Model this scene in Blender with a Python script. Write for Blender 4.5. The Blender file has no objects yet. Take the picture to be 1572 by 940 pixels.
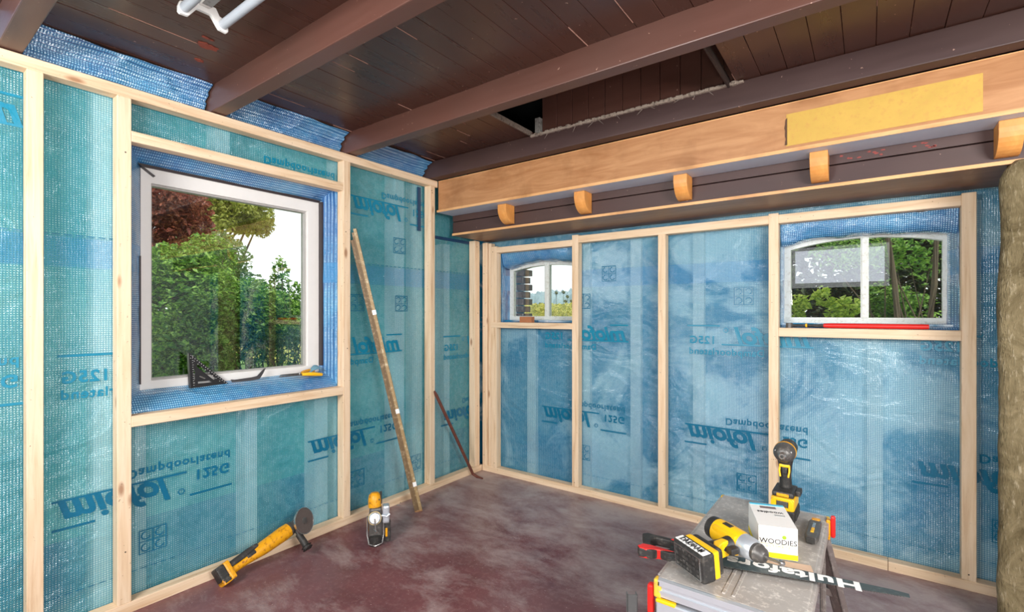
import bpy, bmesh, math, random
from mathutils import Vector, Matrix, noise
random.seed(7)
S = bpy.context.scene
COL = S.collection
PI = math.pi

# ---------------------------------------------------------------- camera, world, lights
CAMP = Vector((2.3805, -2.857, 1.2))
cam_d = bpy.data.cameras.new('camera'); cam = bpy.data.objects.new('camera', cam_d); COL.objects.link(cam)
cam.location = CAMP
cam.rotation_euler = (PI/2, 0, math.atan2(.5917, .8063))
cam_d.sensor_width = 36; cam_d.lens = 745.5/1572*36; cam_d.shift_y = 11/1572; cam_d.clip_start = .02; cam_d.clip_end = 600
S.camera = cam
S.view_settings.view_transform = 'Standard'; S.view_settings.look = 'None'
S.view_settings.exposure = 0.0; S.view_settings.gamma = 1; S.view_settings.use_curve_mapping = False
w = bpy.data.worlds.new('sky'); S.world = w; w.use_nodes = True
w.node_tree.nodes['Background'].inputs[0].default_value = (.97, .985, 1, 1)
w.node_tree.nodes['Background'].inputs[1].default_value = 1.5
def lamp(name, kind, loc, target, energy, color=(1, 1, 1), **kw):
    d = bpy.data.lights.new(name, kind); o = bpy.data.objects.new(name, d); COL.objects.link(o)
    o.location = loc; o.rotation_euler = (Vector(target)-Vector(loc)).to_track_quat('-Z', 'Y').to_euler()
    d.energy = energy; d.color = color
    for k, v in kw.items(): setattr(d, k, v)
    return o
lamp('sun', 'SUN', (3, -3, 8), (3-2.0, -3+1.3, 8-2.6), 4.0, (1, .96, .88), angle=.02)
lamp('fill_lamp', 'AREA', (3.75, -2.5, 1.75), (1.2, -.3, 1.0), 78, (1, .98, .96), shape='RECTANGLE', size=1.0, size_y=.9)  # this and the next two are unseen fill lamps added for brightness
lamp('fill_lamp', 'AREA', (1.15, -3.75, 1.7), (.7, -.9, 1.15), 63, (1, .975, .95), shape='RECTANGLE', size=.9, size_y=.8)
lamp('fill_lamp', 'AREA', (2.6, -3.1, .75), (1.5, -.8, 1.5), 20, (1, .97, .94), shape='RECTANGLE', size=.7, size_y=.3)
lamp('rear_reflection_lamp', 'AREA', (2.05, -4.58, 1.84), (2.05, 0, 1.84), 5.2, (.80, .84, 1), shape='RECTANGLE', size=1.0, size_y=.45)  # lamp added in the rear opening to make the pale glass reflection

# ---------------------------------------------------------------- helpers
def lin(c):
    return tuple((x/12.92 if x <= .04045 else ((x+.055)/1.055)**2.4) for x in [v/255 for v in c]) + (1,)
R2 = (.8063, .5916); F2 = (-.5917, .8063)
def onX(px, X, py=481):
    k = (px-786)/745.5; d = (X-CAMP.x)/(R2[0]*k+F2[0]); return Vector((X, CAMP.y+d*(R2[1]*k+F2[1]), 1.2+(481-py)*d/745.5))
def onY(px, Y, py=481):
    k = (px-786)/745.5; d = (Y-CAMP.y)/(R2[1]*k+F2[1]); return Vector((CAMP.x+d*(R2[0]*k+F2[0]), Y, 1.2+(481-py)*d/745.5))

class N:
    """small node-tree builder"""
    def __init__(s, name):
        s.m = bpy.data.materials.new(name); s.m.use_nodes = True; s.t = s.m.node_tree
        s.b = s.t.nodes['Principled BSDF']; s.out = s.t.nodes['Material Output']
    def n(s, typ, ins=None, **props):
        x = s.t.nodes.new(typ)
        for k, v in props.items(): setattr(x, k, v)
        for k, v in (ins or {}).items(): s.set(x.inputs[k], v)
        return x
    def set(s, inp, v):
        if isinstance(v, bpy.types.NodeSocket): s.t.links.new(v, inp)
        elif isinstance(v, bpy.types.Node): s.t.links.new(v.outputs[0], inp)
        else: inp.default_value = v
    def math(s, op, a, b=0.0, c=0.0):
        return s.n('ShaderNodeMath', {0: a, 1: b, 2: c}, operation=op).outputs[0]
    def coord(s, scale=(1, 1, 1), which='Object'):
        tc = s.n('ShaderNodeTexCoord'); mp = s.n('ShaderNodeMapping', {0: tc.outputs[which], 3: scale}); return mp.outputs[0]
    def noise(s, vec, scale, detail=4, rough=.55, dist=0):
        return s.n('ShaderNodeTexNoise', {'Vector': vec, 'Scale': scale, 'Detail': detail, 'Roughness': rough, 'Distortion': dist}).outputs[0]
    def ramp(s, fac, stops, interp='LINEAR'):
        r = s.n('ShaderNodeValToRGB', {0: fac}); r.color_ramp.interpolation = interp
        e = r.color_ramp.elements
        while len(e) < len(stops): e.new(.5)
        for i, (p, c) in enumerate(stops):
            e[i].position = p; e[i].color = c if len(c) == 4 else tuple(c)+(1,)
        return r.outputs[0]
    def mix(s, fac, a, b, typ='MIX'):
        x = s.n('ShaderNodeMix', data_type='RGBA', blend_type=typ)
        s.set(x.inputs[0], fac); s.set(x.inputs[6], a); s.set(x.inputs[7], b); return x.outputs[2]
    def bump(s, h, strength=.3, dist=.01):
        return s.n('ShaderNodeBump', {'Height': h, 'Strength': strength, 'Distance': dist}).outputs[0]
    def fin(s, color=None, rough=None, metal=None, normal=None, **kw):
        if color is not None: s.set(s.b.inputs['Base Color'], color)
        if rough is not None: s.set(s.b.inputs['Roughness'], rough)
        if metal is not None: s.set(s.b.inputs['Metallic'], metal)
        if normal is not None: s.set(s.b.inputs['Normal'], normal)
        for k, v in kw.items(): s.set(s.b.inputs[k.replace('_', ' ')], v)
        return s.m

def plain(name, c, rough=.5, metal=0, var=.12, scale=30, dirt=None, bump=.15):
    """base colour with slight mottling, optional dirt specks"""
    m = N(name); v = m.coord(); nz = m.noise(v, scale)
    c = lin(c); a = tuple(x*(1-var) for x in c[:3])+(1,); b = tuple(min(1, x*(1+var)) for x in c[:3])+(1,)
    colr = m.mix(nz, a, b)
    if dirt:
        d = m.noise(v, 55, 6, .7); f = m.ramp(d, [(.52, (0, 0, 0)), (.68, (1, 1, 1))])
        colr = m.mix(f, colr, lin(dirt))
    return m.fin(colr, rough, metal, m.bump(nz, bump, .002))

def pine(name, axis):
    m = N(name)
    sc = [26, 26, 26]; sc[axis] = 1.6
    info = m.n('ShaderNodeObjectInfo'); tc = m.n('ShaderNodeTexCoord')
    off = m.n('ShaderNodeVectorMath', {0: tc.outputs['Object'], 1: (0, 0, 0)}, operation='ADD')
    rnd = m.n('ShaderNodeCombineXYZ', {0: m.math('MULTIPLY', info.outputs['Random'], 7), 1: m.math('MULTIPLY', info.outputs['Random'], 13), 2: m.math('MULTIPLY', info.outputs['Random'], 5)})
    m.set(off.inputs[1], rnd.outputs[0])
    mp = m.n('ShaderNodeMapping', {0: off.outputs[0], 3: tuple(sc)})
    g = m.noise(mp.outputs[0], 1.6, 5, .6, .6)
    col = m.ramp(g, [(.3, lin((208, 172, 134))), (.46, lin((230, 203, 168))), (.6, lin((240, 216, 186))), (.78, lin((222, 190, 154)))])
    big = m.noise(off.outputs[0], 2.2, 2)
    col = m.mix(m.ramp(big, [(.35, (0, 0, 0)), (.7, (.35, .35, .35))]), col, lin((234, 202, 166)))
    sk = [9, 9, 9]; sk[axis] = 3.2
    mk = m.n('ShaderNodeMapping', {0: off.outputs[0], 3: tuple(sk)})
    vo = m.n('ShaderNodeTexVoronoi', {'Vector': mk.outputs[0], 'Scale': 1.0, 'Randomness': 1.0})
    kn = m.ramp(vo.outputs['Distance'], [(.05, (1, 1, 1)), (.12, (0, 0, 0))])
    col = m.mix(m.math('MULTIPLY', kn, .75), col, lin((146, 92, 52)))
    sp = m.noise(off.outputs[0], 90, 2); spf = m.ramp(sp, [(.70, (0, 0, 0)), (.76, (.7, .7, .7))])
    col = m.mix(spf, col, lin((110, 76, 50)))
    return m.fin(col, .62, 0, m.bump(g, .25, .003))
PINE = [pine('pine_along_x', 0), pine('pine_along_y', 1), pine('pine_along_z', 2)]

def film(name, axis, teal, deep, gap, alpha=.72):
    """reinforced vapour film: thread grid, wet-looking gloss, partly see-through"""
    m = N(name); tc = m.n('ShaderNodeTexCoord'); sx = m.n('ShaderNodeSeparateXYZ', {0: tc.outputs['Object']})
    u = sx.outputs[axis]; v = sx.outputs[2]
    def grid(c, f): return m.math('ABSOLUTE', m.math('SUBTRACT', m.math('FRACT', m.math('MULTIPLY', c, f)), .5))
    gu = grid(u, 118); gv = grid(v, 118)
    th = m.math('MAXIMUM', gu, gv)                       # .5 on a thread
    thread = m.ramp(th, [(.33, (0, 0, 0)), (.45, (1, 1, 1))])
    lowf = m.noise(tc.outputs['Object'], 2.6, 3, .55, .6); fine = m.noise(tc.outputs['Object'], 30, 3, .7)
    col = m.mix(m.ramp(lowf, [(.38, (0, 0, 0)), (.62, (1, 1, 1))]), lin(teal), lin(deep))
    col = m.mix(m.math('MULTIPLY', thread, .88), col, lin(gap))
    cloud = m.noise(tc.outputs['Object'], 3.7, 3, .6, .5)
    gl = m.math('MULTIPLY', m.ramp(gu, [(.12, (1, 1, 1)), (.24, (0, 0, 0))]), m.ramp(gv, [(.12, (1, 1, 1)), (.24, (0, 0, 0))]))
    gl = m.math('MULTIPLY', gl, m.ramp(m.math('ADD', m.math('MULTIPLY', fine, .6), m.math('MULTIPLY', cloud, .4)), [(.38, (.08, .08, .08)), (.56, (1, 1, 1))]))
    pal = m.mix(gl, col, lin((216, 240, 248)))  # pale sparkle highlights painted into the cells between threads
    # overlap band of the two sheets (doubled film) and a printed dash line near the foot
    band = m.math('MULTIPLY', m.math('GREATER_THAN', v, 1.375), m.math('LESS_THAN', v, 1.49))
    pal = m.mix(m.math('MULTIPLY', band, .6), pal, lin((28, 142, 205)))
    hz = m.noise(tc.outputs['Object'], 9, 5, .65)
    mpf = m.n('ShaderNodeMapping', {0: tc.outputs['Object'], 2: (.6, .5, .2), 3: (2.8, 2.8, 5.0)})
    fold = m.math('ABSOLUTE', m.math('SUBTRACT', m.noise(mpf.outputs[0], 1.0, 3, .5, .8), .5))      # creases
    h = m.math('ADD', m.math('ADD', m.math('MULTIPLY', th, 1.0), m.math('MULTIPLY', hz, 4)), m.math('MULTIPLY', fold, -13))
    nrm = m.bump(h, .5, .005)
    m.fin(pal, .30, 0, nrm)
    m.b.inputs['Coat Weight'].default_value = 1; m.b.inputs['Coat Roughness'].default_value = .2; m.b.inputs['Coat IOR'].default_value = 1.7
    m.set(m.b.inputs['Coat Normal'], nrm)
    m.b.inputs['Specular IOR Level'].default_value = .75
    tr = m.n('ShaderNodeBsdfTransparent', {0: lin((226, 242, 247))})
    mx = m.n('ShaderNodeMixShader'); a = m.math('ADD', m.math('ADD', alpha, m.math('MULTIPLY', thread, .38)), m.math('MULTIPLY', gl, .42))
    m.set(mx.inputs[0], a); m.set(mx.inputs[1], tr.outputs[0]); m.set(mx.inputs[2], m.b.outputs[0]); m.set(m.out.inputs[0], mx.outputs[0])
    return m.m
FILM_L = film('teal_reinforced_film', 1, (126, 220, 220), (80, 194, 204), (22, 128, 162), .32)
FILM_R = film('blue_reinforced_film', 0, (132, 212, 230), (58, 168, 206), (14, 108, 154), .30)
FILM_B = film('bright_blue_film', 0, (86, 178, 226), (40, 128, 196), (8, 56, 118), .90)
FILM_BY = film('bright_blue_film_along_y', 1, (86, 178, 226), (40, 128, 196), (8, 56, 118), .90)
PRINT = plain('blue_print_ink', (0, 128, 160), .35, var=.2, scale=140)
PRINT_D = plain('dark_blue_print_ink', (0, 104, 138), .35, var=.2, scale=140)

def brown(name, c1, c2, rough=.3, spec=True, axis=0):
    m = N(name); sc = [6, 6, 6]; sc[axis] = .7
    v = m.coord(tuple(sc)); g = m.noise(v, 3, 5, .6); v1 = m.coord()
    col = m.mix(g, lin(c1), lin(c2))
    big = m.noise(v1, 1.3, 3); col = m.mix(m.ramp(big, [(.4, (0, 0, 0)), (.68, (.5, .5, .5))]), col, lin((88, 66, 58)))
    if spec:
        s = m.noise(v1, 60, 2, .6); f = m.ramp(s, [(.735, (0, 0, 0)), (.76, (1, 1, 1))])
        col = m.mix(m.math('MULTIPLY', f, .65), col, lin((196, 158, 140)))
    return m.fin(col, m.ramp(g, [(.3, (rough,)*3), (.7, (rough+.12,)*3)]), 0, m.bump(g, .12, .004))
BOARD = brown('dark_brown_painted_board', (66, 38, 30), (88, 54, 44), .24, axis=1)
JOIST = brown('brown_painted_joist', (84, 52, 43), (106, 70, 60), .34, axis=0)
DARKB = brown('dark_brown_beam', (56, 38, 36), (80, 58, 56), .45, axis=0)
SEAM = plain('pale_seam_filler', (176, 132, 116), .7)

def ply(name, c1, c2, axis=0):
    m = N(name); sc = [9, 9, 9]; sc[axis] = 1.2
    v = m.coord(tuple(sc)); g = m.noise(v, 2, 6, .62, 1.2); v1 = m.coord()
    col = m.mix(m.ramp(g, [(.35, (0, 0, 0)), (.65, (1, 1, 1))]), lin(c1), lin(c2))
    b = m.noise(v1, 4, 4, .6); col = m.mix(m.ramp(b, [(.5, (0, 0, 0)), (.78, (.6, .6, .6))]), col, lin((124, 78, 38)))
    return m.fin(col, .42, 0, m.bump(g, .1, .002))
PLY = ply('varnished_plywood', (168, 116, 74), (192, 142, 98))
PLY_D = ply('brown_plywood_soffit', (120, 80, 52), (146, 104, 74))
PLY_E = ply('plywood_edge', (216, 160, 104), (232, 182, 128))
YELLOWPLY = plain('worn_yellow_patch', (200, 162, 74), .55, var=.14, scale=12, dirt=(196, 150, 74))
CORBEL = ply('orange_varnished_wood', (226, 150, 74), (238, 168, 92), 2)
WHITE = plain('white_paint', (230, 228, 224), .35, var=.03, dirt=None)
WHITEB = plain('bluish_white_paint', (206, 214, 230), .5, var=.04)
BLACKTAPE = plain('black_sealing_tape', (52, 44, 46), .4)
def batten_m():
    m = N('dusty_grey_batten'); v = m.coord((30, 30, 1.5)); g = m.noise(v, 1.5, 4)
    return m.fin(m.mix(g, lin((228, 222, 218)), lin((248, 246, 244))), .7)
BATTEN = batten_m()

class MB:
    def __init__(s, M=None): s.bm = bmesh.new(); s.M = M or Matrix()
    def _merge(s, t, bevel=0, seg=2):
        if bevel:
            bmesh.ops.bevel(t, geom=[e for e in t.edges if len(e.link_faces) == 2 and e.calc_face_angle(0) > .6], offset=bevel, segments=seg, affect='EDGES', profile=.6)
        me = bpy.data.meshes.new('tmp'); t.to_mesh(me); t.free(); me.transform(s.M)
        if s.M.determinant() < 0: me.flip_normals()
        s.bm.from_mesh(me); bpy.data.meshes.remove(me)
    def box(s, lo, hi, bevel=0, M=None, seg=2):
        t = bmesh.new(); bmesh.ops.create_cube(t, size=1)
        lo = Vector(lo); hi = Vector(hi)
        for v in t.verts: v.co = Vector(((v.co.x+.5)*(hi.x-lo.x)+lo.x, (v.co.y+.5)*(hi.y-lo.y)+lo.y, (v.co.z+.5)*(hi.z-lo.z)+lo.z))
        if M: t.transform(M)
        s._merge(t, bevel, seg); return s
    def cyl(s, p0, p1, r0, r1=None, n=18, sx=1.0, bevel=0):
        r1 = r0 if r1 is None else r1; p0 = Vector(p0); p1 = Vector(p1); d = p1-p0
        t = bmesh.new(); bmesh.ops.create_cone(t, cap_ends=True, segments=n, radius1=r0, radius2=r1, depth=d.length)
        if sx != 1:
            for v in t.verts: v.co.x *= sx
        t.transform(Matrix.Translation((p0+p1)/2) @ d.to_track_quat('Z', 'Y').to_matrix().to_4x4())
        s._merge(t, bevel); return s
    def lathe(s, prof, p0, axis, n=24):
        """prof: (distance along axis, radius)"""
        t = bmesh.new(); rings = []
        for a, r in prof: rings.append([t.verts.new((r*math.cos(2*PI*i/n), r*math.sin(2*PI*i/n), a)) for i in range(n)])
        for A, B in zip(rings, rings[1:]):
            for i in range(n): t.faces.new((A[i], A[(i+1) % n], B[(i+1) % n], B[i]))
        t.faces.new(rings[0][::-1]); t.faces.new(rings[-1])
        t.transform(Matrix.Translation(p0) @ Vector(axis).to_track_quat('Z', 'Y').to_matrix().to_4x4()); s._merge(t); return s
    def tube(s, pts, r, n=10, flat=1.0):
        pts = [Vector(p) for p in pts]; t = bmesh.new(); rings = []
        rr = r if isinstance(r, (list, tuple)) else [r]*len(pts)
        up = Vector((0, 0, 1))
        for i, p in enumerate(pts):
            d = (pts[min(i+1, len(pts)-1)]-pts[max(i-1, 0)]).normalized()
            a = d.cross(up); a = a.normalized() if a.length > .05 else d.cross(Vector((0, 1, 0))).normalized(); b = a.cross(d)
            rings.append([t.verts.new(p+a*rr[i]*math.cos(2*PI*k/n)+b*rr[i]*flat*math.sin(2*PI*k/n)) for k in range(n)])
        for A, B in zip(rings, rings[1:]):
            for i in range(n): t.faces.new((A[i], A[(i+1) % n], B[(i+1) % n], B[i]))
        t.faces.new(rings[0][::-1]); t.faces.new(rings[-1]); bmesh.ops.recalc_face_normals(t, faces=t.faces); s._merge(t); return s
    def prism(s, poly, d0, d1, plane='xy', bevel=0, holes=None, seg=2):
        """2-D polygon extruded between d0 and d1 along the third axis"""
        def P(a, b, d): return {'xy': (a, b, d), 'xz': (a, d, b), 'yz': (d, a, b)}[plane]
        t = bmesh.new(); loops = [poly]+(holes or []); edges = []
        for L in loops:
            vs = [t.verts.new(P(a, b, d0)) for a, b in L]
            edges += [t.edges.new((vs[i], vs[(i+1) % len(vs)])) for i in range(len(vs))]
        if holes:
            bmesh.ops.triangle_fill(t, edges=edges, use_beauty=True, use_dissolve=False)
        else: t.faces.new(vs)
        fs = list(t.faces); r = bmesh.ops.extrude_face_region(t, geom=fs)
        off = Vector(P(0, 0, d1))-Vector(P(0, 0, d0))
        for e in r['geom']:
            if isinstance(e, bmesh.types.BMVert): e.co += off
        bmesh.ops.recalc_face_normals(t, faces=t.faces); s._merge(t, bevel, seg); return s
    def build(s, name, mat, parent=None, smooth=False, loc=None):
        me = bpy.data.meshes.new(name)
        if loc is not None: s.bm.transform(Matrix.Translation(-Vector(loc)))
        s.bm.to_mesh(me); s.bm.free()
        me.materials.append(mat)
        if smooth:
            for p in me.polygons: p.use_smooth = True
            try: me.set_sharp_from_angle(angle=.7)
            except Exception: pass
        o = bpy.data.objects.new(name, me); COL.objects.link(o)
        if loc is not None: o.location = loc
        if parent: o.parent = parent
        return o
def raw(name, verts, faces, mat, parent=None, smooth=False):
    me = bpy.data.meshes.new(name); me.from_pydata(verts, [], faces); me.update(); me.materials.append(mat)
    if smooth:
        for p in me.polygons: p.use_smooth = True
    o = bpy.data.objects.new(name, me); COL.objects.link(o)
    if parent: o.parent = parent
    return o
def empty(name, loc=(0, 0, 0), M=None):
    o = bpy.data.objects.new(name, None); COL.objects.link(o); o.empty_display_size = .05
    if M is not None: o.matrix_world = M
    else: o.location = loc
    return o
def tag(o, label=None, cat=None, group=None, kind=None):
    if label: o['label'] = label
    if cat: o['category'] = cat
    if group: o['group'] = group
    if kind: o['kind'] = kind
    return o
LOCAL = set()        # things whose parts are modelled in the thing's own (turned) frame
def grp(name, label=None, cat=None, loc=(0, 0, 0), M=None, **k):
    o = tag(empty(name, loc, M), label, cat, **k)
    if M is not None: LOCAL.add(o.name)
    return o
def frame(loc, xax, yax, zax):
    M = Matrix.Identity(4)
    for i, a in enumerate((xax, yax, zax)):
        a = Vector(a)
        for r in range(3): M[r][i] = a[r]
    for r in range(3): M[r][3] = loc[r]
    return M
def textmesh(body, size=1, shear=0, offset=0, extrude=0, spacing=1):
    c = bpy.data.curves.new('t', 'FONT'); c.body = body; c.size = size; c.shear = shear; c.offset = offset; c.extrude = extrude; c.space_character = spacing
    c.resolution_u = 3
    o = bpy.data.objects.new('t', c); COL.objects.link(o)
    dg = bpy.context.evaluated_depsgraph_get(); me = bpy.data.meshes.new_from_object(o.evaluated_get(dg))
    bpy.data.objects.remove(o); bpy.data.curves.remove(c); return me
# ---------------------------------------------------------------- setting: floor, walls, ceiling
def floor_m():
    m = N('red_brown_painted_concrete'); v = m.coord()
    a = m.noise(v, 1.1, 5, .6, .5); b = m.noise(v, 6, 6, .65); c = m.noise(v, 42, 4, .7); d = m.noise(m.coord((1.6, 2.6, 1)), 1.6, 8, .74, .3)
    col = m.mix(m.ramp(b, [(.3, (0, 0, 0)), (.7, (1, 1, 1))]), lin((98, 52, 56)), lin((124, 74, 76)))
    col = m.mix(m.math('MULTIPLY', m.ramp(a, [(.42, (0, 0, 0)), (.62, (1, 1, 1))]), .5), col, lin((134, 104, 106)))
    col = m.mix(m.math('MULTIPLY', m.ramp(c, [(.5, (0, 0, 0)), (.72, (1, 1, 1))]), .32), col, lin((160, 122, 120)))
    # building dust, thicker along the window wall
    tc = m.n('ShaderNodeTexCoord'); sx = m.n('ShaderNodeSeparateXYZ', {0: tc.outputs['Object']})
    wall = m.n('ShaderNodeMapRange', {0: sx.outputs[1], 1: -1.5, 2: 0.0, 3: 0.0, 4: .20}).outputs[0]
    dust = m.ramp(m.math('ADD', d, wall), [(.50, (0, 0, 0)), (.78, (.8, .8, .8))])
    col = m.mix(dust, col, lin((186, 170, 166)))
    sp = m.ramp(m.noise(v, 120, 2), [(.70, (0, 0, 0)), (.73, (.8, .8, .8))]); col = m.mix(sp, col, lin((206, 190, 184)))
    return m.fin(col, m.ramp(b, [(.3, (.34,)*3), (.7, (.55,)*3)]), 0, m.bump(m.math('ADD', b, c), .12, .004))
tag(MB().box((-.3, -4.7, -.1), (4.7, .45, 0)).build('floor', floor_m()), kind='structure')

def mottled(name, lo, hi, cloud, axis, low=None, zlow=.3, amt=.9):
    m = N(name); v = m.coord(); g = m.noise(v, 2.0, 5, .62, .9); h = m.noise(v, 9, 5, .7)
    col = m.mix(h, lin(lo), lin(hi))
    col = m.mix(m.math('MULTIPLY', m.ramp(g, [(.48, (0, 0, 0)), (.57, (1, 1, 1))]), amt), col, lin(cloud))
    if low:
        sx = m.n('ShaderNodeSeparateXYZ', {0: v}); k = m.math('LESS_THAN', sx.outputs[2], zlow); col = m.mix(m.math('MULTIPLY', k, .9), col, lin(low))
    return m.fin(col, .7)
WL = mottled('green_old_plaster', (52, 148, 148), (88, 178, 168), (150, 214, 200), 1, low=(34, 92, 142), amt=.5)
WR = mottled('blue_plaster_painted_sheen', (8, 106, 154), (34, 142, 180), (240, 246, 248), 0)  # white clouds are the film's reflected haze, painted onto blue plaster
wl = empty('wall_left'); tag(wl, kind='structure')
b = MB(); W1 = (-2.112, -1.252, .863, 1.842)
b.box((-.32, -4.7, 0), (-.186, W1[0], 2.3)); b.box((-.32, W1[1], 0), (-.186, .32, 2.3)); b.box((-.32, W1[0], 0), (-.186, W1[1], W1[2])); b.box((-.32, W1[0], W1[3]), (-.186, W1[1], 2.3))
b.build('wall_surface', WL, wl)
for y0, y1, z0, z1 in ((-2.155, -2.117, 0, .8), (-1.711, -1.654, 0, .80), (-1.342, -1.262, 0, .8), (-1.846, -1.783, 1.9, 2.2), (-1.205, -1.15, 0, 2.2), (-.78, -.70, 0, 2.2), (-.60, -.54, 0, 2.2), (-2.29, -2.215, 0, 2.2), (-.33, -.27, 0, 1.70), (-2.62, -2.56, 0, 2.2)):
    MB().box((-.185, y0, z0), (-.082, y1, z1), .002).build('batten', BATTEN, wl)

wb = empty('wall_back'); tag(wb, kind='structure')
W2 = (.1135, .800); W3 = (2.0024, 2.698)     # the two small arched windows
def arch(x0, x1, z0, zs, za, n=10):
    """outline of an arched opening"""
    pts = [(x0, z0), (x1, z0)]
    for i in range(n+1):
        t = i/n; pts.append((x1+(x0-x1)*t, zs+(za-zs)*math.sin(PI*t)**.8))
    return pts
A2 = arch(W2[0], W2[1], 1.147, 1.548, 1.592); A3 = arch(W3[0], W3[1], 1.147, 1.568, 1.620)
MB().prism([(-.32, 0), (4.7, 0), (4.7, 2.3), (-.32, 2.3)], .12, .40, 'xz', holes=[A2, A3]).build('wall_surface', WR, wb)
for x0, x1, z1 in ((.36, .434, 1.10), (.811, .87, 1.7), (1.157, 1.226, 1.7), (1.546, 1.609, 1.7), (2.375, 2.436, 1.10), (1.95, 2.0, 1.7), (.03, .09, 1.7), (2.72, 2.78, 1.7)):
    MB().box((x0, .085, 0), (x1, .121, z1), .002).build('batten', BATTEN, wb)
BRICK = plain('dark_weathered_brick', (104, 82, 72), .85, var=.3, scale=20)
z = 1.15; k = 0
while z < 1.545:
    MB().box((W2[0]-.01, .29, z), (W2[0]+.075-.02*(k % 2), .41, z+.047), .003).build('brick', BRICK, wb); z += .058; k += 1

RW = plain('white_rear_wall_paint', (206, 208, 214), .7, var=.03)
o = MB().prism([(-.3, 0), (4.7, 0), (4.7, 2.3), (-.3, 2.3)], -4.7, -4.6, 'xz', holes=[[(1.5, 1.55), (2.6, 1.55), (2.6, 2.12), (1.5, 2.12)]]).build('wall_rear', RW); tag(o, kind='structure')
o = MB().box((4.6, -4.6, 0), (4.7, .12, 2.3)).build('wall_right', RW); tag(o, kind='structure')

# ceiling: tongue-and-groove boards running along the left wall, with a hole between two joists
ce = empty('ceiling'); tag(ce, kind='structure')
ZC = 2.222
HX0, HX1, HY0, HY1 = .82, 1.88, -1.12, -.545
x = -.16; i = 0
while x < 4.6:
    x1 = x+.0986; dz = random.uniform(-.0012, .0012); g = .0007
    inside = x1 > HX0+.01 and x < HX1-.01
    MB().box((x+g, -4.6, ZC+dz), (x1-g, HY0 if inside else -.47, ZC+.018), .0012, seg=1).build('board', BOARD, ce)
    if inside: pass
    x = x1; i += 1
# narrow strips of pale filler showing in some seams
b = MB(); x = -.16+.0986
random.seed(3)
while x < 4.0:
    y = -3.2
    while y < -.6:
        L = random.uniform(.05, .3); inside = HX0 < x < HX1
        if random.random() < .33 and not (inside and y+L > HY0): b.box((x-.0008, y, ZC-.0022), (x+.0008, y+L, ZC+.002))
        y += L+random.uniform(.05, .35)
    x += .0986
o = b.build('seam_filler', SEAM, ce); tag(o, kind='stuff')
VOID = plain('near_black_attic', (14, 12, 12), .95)  # near-black base colour over the whole attic shell
b = MB(); b.box((-.3, -4.7, 2.62), (4.7, .4, 2.66)); b.box((-.3, -4.7, 2.2), (-.2, .4, 2.66)); b.box((4.7, -4.7, 2.2), (4.8, .4, 2.66)); b.box((-.3, -4.8, 2.2), (4.7, -4.7, 2.66)); b.box((-.3, .3, 2.2), (4.7, .4, 2.66))
b.build('attic_shell', VOID, ce)
# upright boards and dust seen through the hole
x = .87
while x < 1.93:
    MB().box((x, -.505, 2.19), (x+.0955, -.488, 2.60), .002, seg=1).build('upright_board', BOARD if False else JOIST, ce); x += .098
MB().box((.835, -.53, 2.19), (.868, -.49, 2.32), .003).build('plaster_lump', plain('grey_plaster', (150, 146, 140), .9, dirt=(90, 84, 78)), ce)
MB().box((HX0-.006, HY0-.02, ZC-.006), (HX0+.006, HY1, ZC+.02), .002).build('broken_edge', plain('dusty_edge', (132, 118, 106), .9, dirt=(60, 50, 44)), ce)
MB().box((HX1-.004, HY0, ZC-.02), (HX1+.006, HY1, ZC+.02), .002).build('broken_edge', plain('dark_edge', (60, 44, 38), .9), ce)
# cobwebby dust along the joist top
random.seed(5); b = MB()
xx = HX0
while xx < HX1+.05:
    L = random.uniform(.006, .022); h = random.uniform(.004, .012)
    b.box((xx, -.556+random.uniform(-.006, 0), ZC-.012-h*.4), (xx+L, -.50, ZC-.010+h), .002, seg=1); xx += L*.7
tag(b.build('dust', plain('grey_dust', (166, 150, 136), .95, dirt=(90, 78, 70)), ce), kind='stuff')
for i in range(11):
    MB().tube([(HX0+.1+i*.09+random.uniform(-.03, .03), -.558, ZC-.02), (HX0+.1+i*.09, -.561, ZC-.02-random.uniform(.008, .03))], [.0016, .0005], 5).build('cobweb_strand', plain('cobweb', (150, 136, 126), .9) if i == 0 else bpy.data.materials['cobweb'], ce)
# damaged, rust-red patch on one board
RUST = plain('rust_red_flaking_paint', (140, 62, 44), .6, var=.35, scale=60, dirt=(84, 44, 34))
def blob2(cx, cy, rx, ry, n=18, j=.3):
    return [(cx+rx*math.cos(2*PI*i/n)*(1+random.uniform(-j, j)), cy+ry*math.sin(2*PI*i/n)*(1+random.uniform(-j, j))) for i in range(n)]
def onZ(px, py, z):
    d = 745.5*(1.2-z)/(py-481); k = (px-786)/745.5; return Vector((CAMP.x+d*(R2[0]*k+F2[0]), CAMP.y+d*(R2[1]*k+F2[1]), z))
p = onZ(318, 70, ZC); q = onZ(306, 92, ZC)
for (c, rx, ry) in ((p, .022, .035), (q, .012, .016), (onZ(318, 58, ZC), .006, .022)):
    MB().prism(blob2(c.x, c.y, rx, ry), ZC-.0035, ZC-.001).build('flaked_patch', RUST, ce)

# joists, parallel to the window wall
for (y0, lab) in ((-3.26, 'dark brown ceiling joist behind the viewer side of the lamp, out at the photo edge'), (-2.564, 'brown ceiling joist at the top left corner of the photo, left of the lamp'), (-1.896, 'brown ceiling joist reaching the left wall above the white-framed window'), (-1.19, 'long brown ceiling joist bordering the black hole in the ceiling')):
    if y0 < -3: continue
    b = MB(); n = 24
    b.box((-.145, y0, 2.108), (4.6, y0+.064, ZC+.005), .004)
    tag(b.build('ceiling_joist', JOIST), lab, 'joist', kind=None)
tag(MB().box((-.145, -.545, 2.108), (4.6, -.474, ZC-.002), .004).build('ceiling_joist', DARKB), 'dark scuffed joist directly above the varnished plywood fascia', 'joist')

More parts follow.
